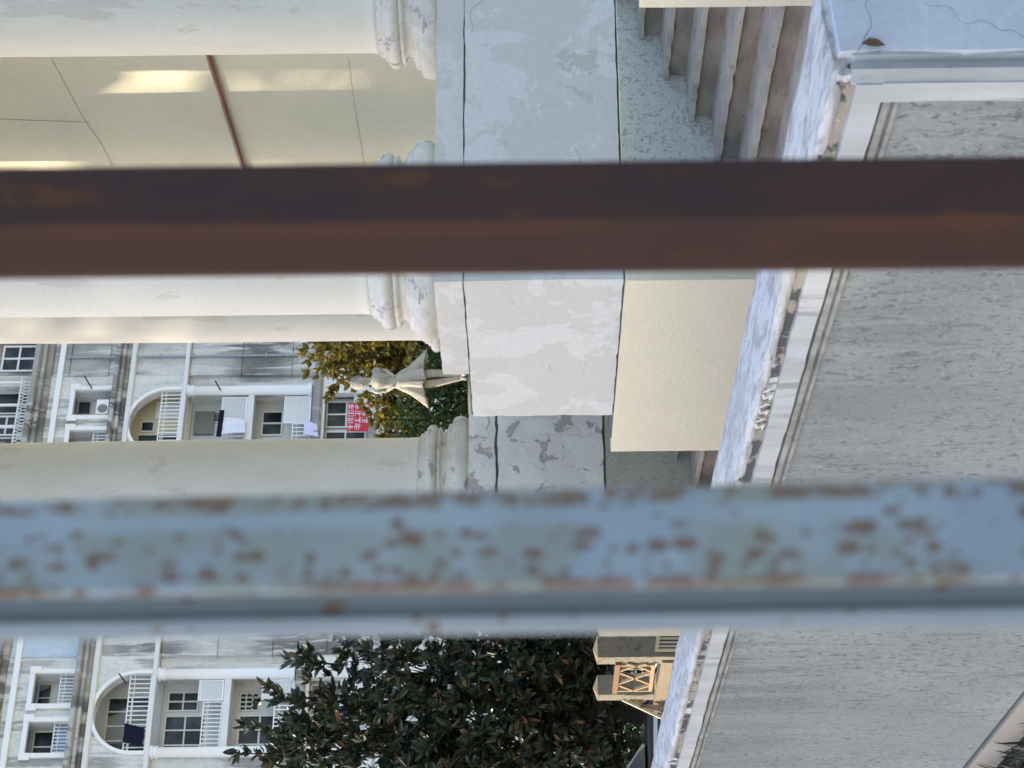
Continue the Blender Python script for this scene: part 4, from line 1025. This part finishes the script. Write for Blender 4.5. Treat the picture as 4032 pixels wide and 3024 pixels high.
tb = dep(1900, 1250, 36); tb.z = GZ
blobs = [(pd(1420, 1300, 36), 1.25, 1), (pd(1560, 1450, 36.4), 1.05, .9), (pd(1600, 1250, 36), 1.3, 1), (pd(1700, 1150, 36.5), 1.5, 1), (pd(1570, 1590, 37), .55, .9), (pd(1600, 1650, 37), .75, 1), (pd(1330, 1390, 37), .5, 1), (pd(1800, 1400, 37), 1.0, 1)]
spr = [(pd(1350, 1500, 36), pd(1290, 1560, 36), 5), (pd(1400, 1400, 36), pd(1250, 1460, 36), 5), (pd(1300, 1380, 36), pd(1240, 1350, 36), 4), (pd(1560, 1700, 36.5), pd(1500, 1720, 36.5), 4)]
tree('autumn_tree', 'autumn tree with yellow-green and golden leaves behind the statue', tb, blobs, 1750, .17, .085, 6, AUT, BARK, .16, pd(1850, 1300, 36), r, -.2, .3, sprigs=spr)
GRN = leaf_mat('evergreen_leaf', (.018, .038, .012), (.04, .075, .02), (.10, .12, .03), .5, .3, .2)
r = random.Random(9)
tb = dep(2100, 1600, 33); tb.z = GZ
blobs = [(pd(1700, 1600, 33), .75, 1), (pd(1780, 1480, 33), .8, 1), (pd(1850, 1700, 33.3), .9, 1), (pd(1640, 1680, 33.5), .4, 1), (pd(1950, 1500, 33), 1.2, 1)]
tree('evergreen_shrub', 'dense dark green shrub below the statue, left of its legs', tb, blobs, 2300, .075, .035, 7, GRN, BARK, .06, pd(1990, 1600, 33), r, .4, .35, cat='shrub')
# low hedge behind the magnolia
r = random.Random(31); tb = dep(2600, 2800, 40); tb.z = GZ
hb = [(pd(2440, 2560 + k * 95, 40), .95, .9) for k in range(6)] + [(pd(2300, 2500 + k * 120, 41), .9, .9) for k in range(4)]
tree('hedge', 'dark hedge behind the magnolia trunk', tb, hb, 2600, .10, .045, 6, GRN, BARK, .05, pd(2550, 2800, 40), r, .4, .4, cat='hedge')

# unseen trees added at left to filter the sun, crowns opened for sun patches
PLN = leaf_mat('plane_leaf', (.05, .07, .02), (.07, .09, .025), (.2, .15, .04), .6, .3, .35)
SD = Vector((sin(SUN_AZ), cos(SUN_AZ), 0)); SP = Vector((cos(SUN_AZ), -sin(SUN_AZ), 0))
for k, (cc, lab) in enumerate(((-1.5, 'tall unseen shade tree added left of the view, nearest to the camera'), (6.5, 'tall unseen shade tree added left of the view, in the middle of the row'), (14, 'tall unseen shade tree added left of the view, farthest of the row'))):
    r = random.Random(50 + k); p = SP * cc + SD * 30; b = (p.x, p.y, GZ)
    bl = [((p.x + r.uniform(-1, 1), p.y + r.uniform(-1, 1), 15.5), 3.6, .9), ((p.x + 1, p.y + 1, 19.5), 4.7, .9), ((p.x - 1, p.y - 1, 23.5), 4.2, .9)]
    tree('shade_tree', lab, b, bl, 8500, .32, .18, 6, PLN, BARK, .32, (p.x, p.y, 12), r, .1, .1, 'unseen shade trees added left of the view', gaps=[((9, 13.25, 2.85), .5), ((7.35, 10.2, 3.2), .42), ((5.42, 10.1, 2.35), .34), ((7.5, 14.6, 3.0), .4)])
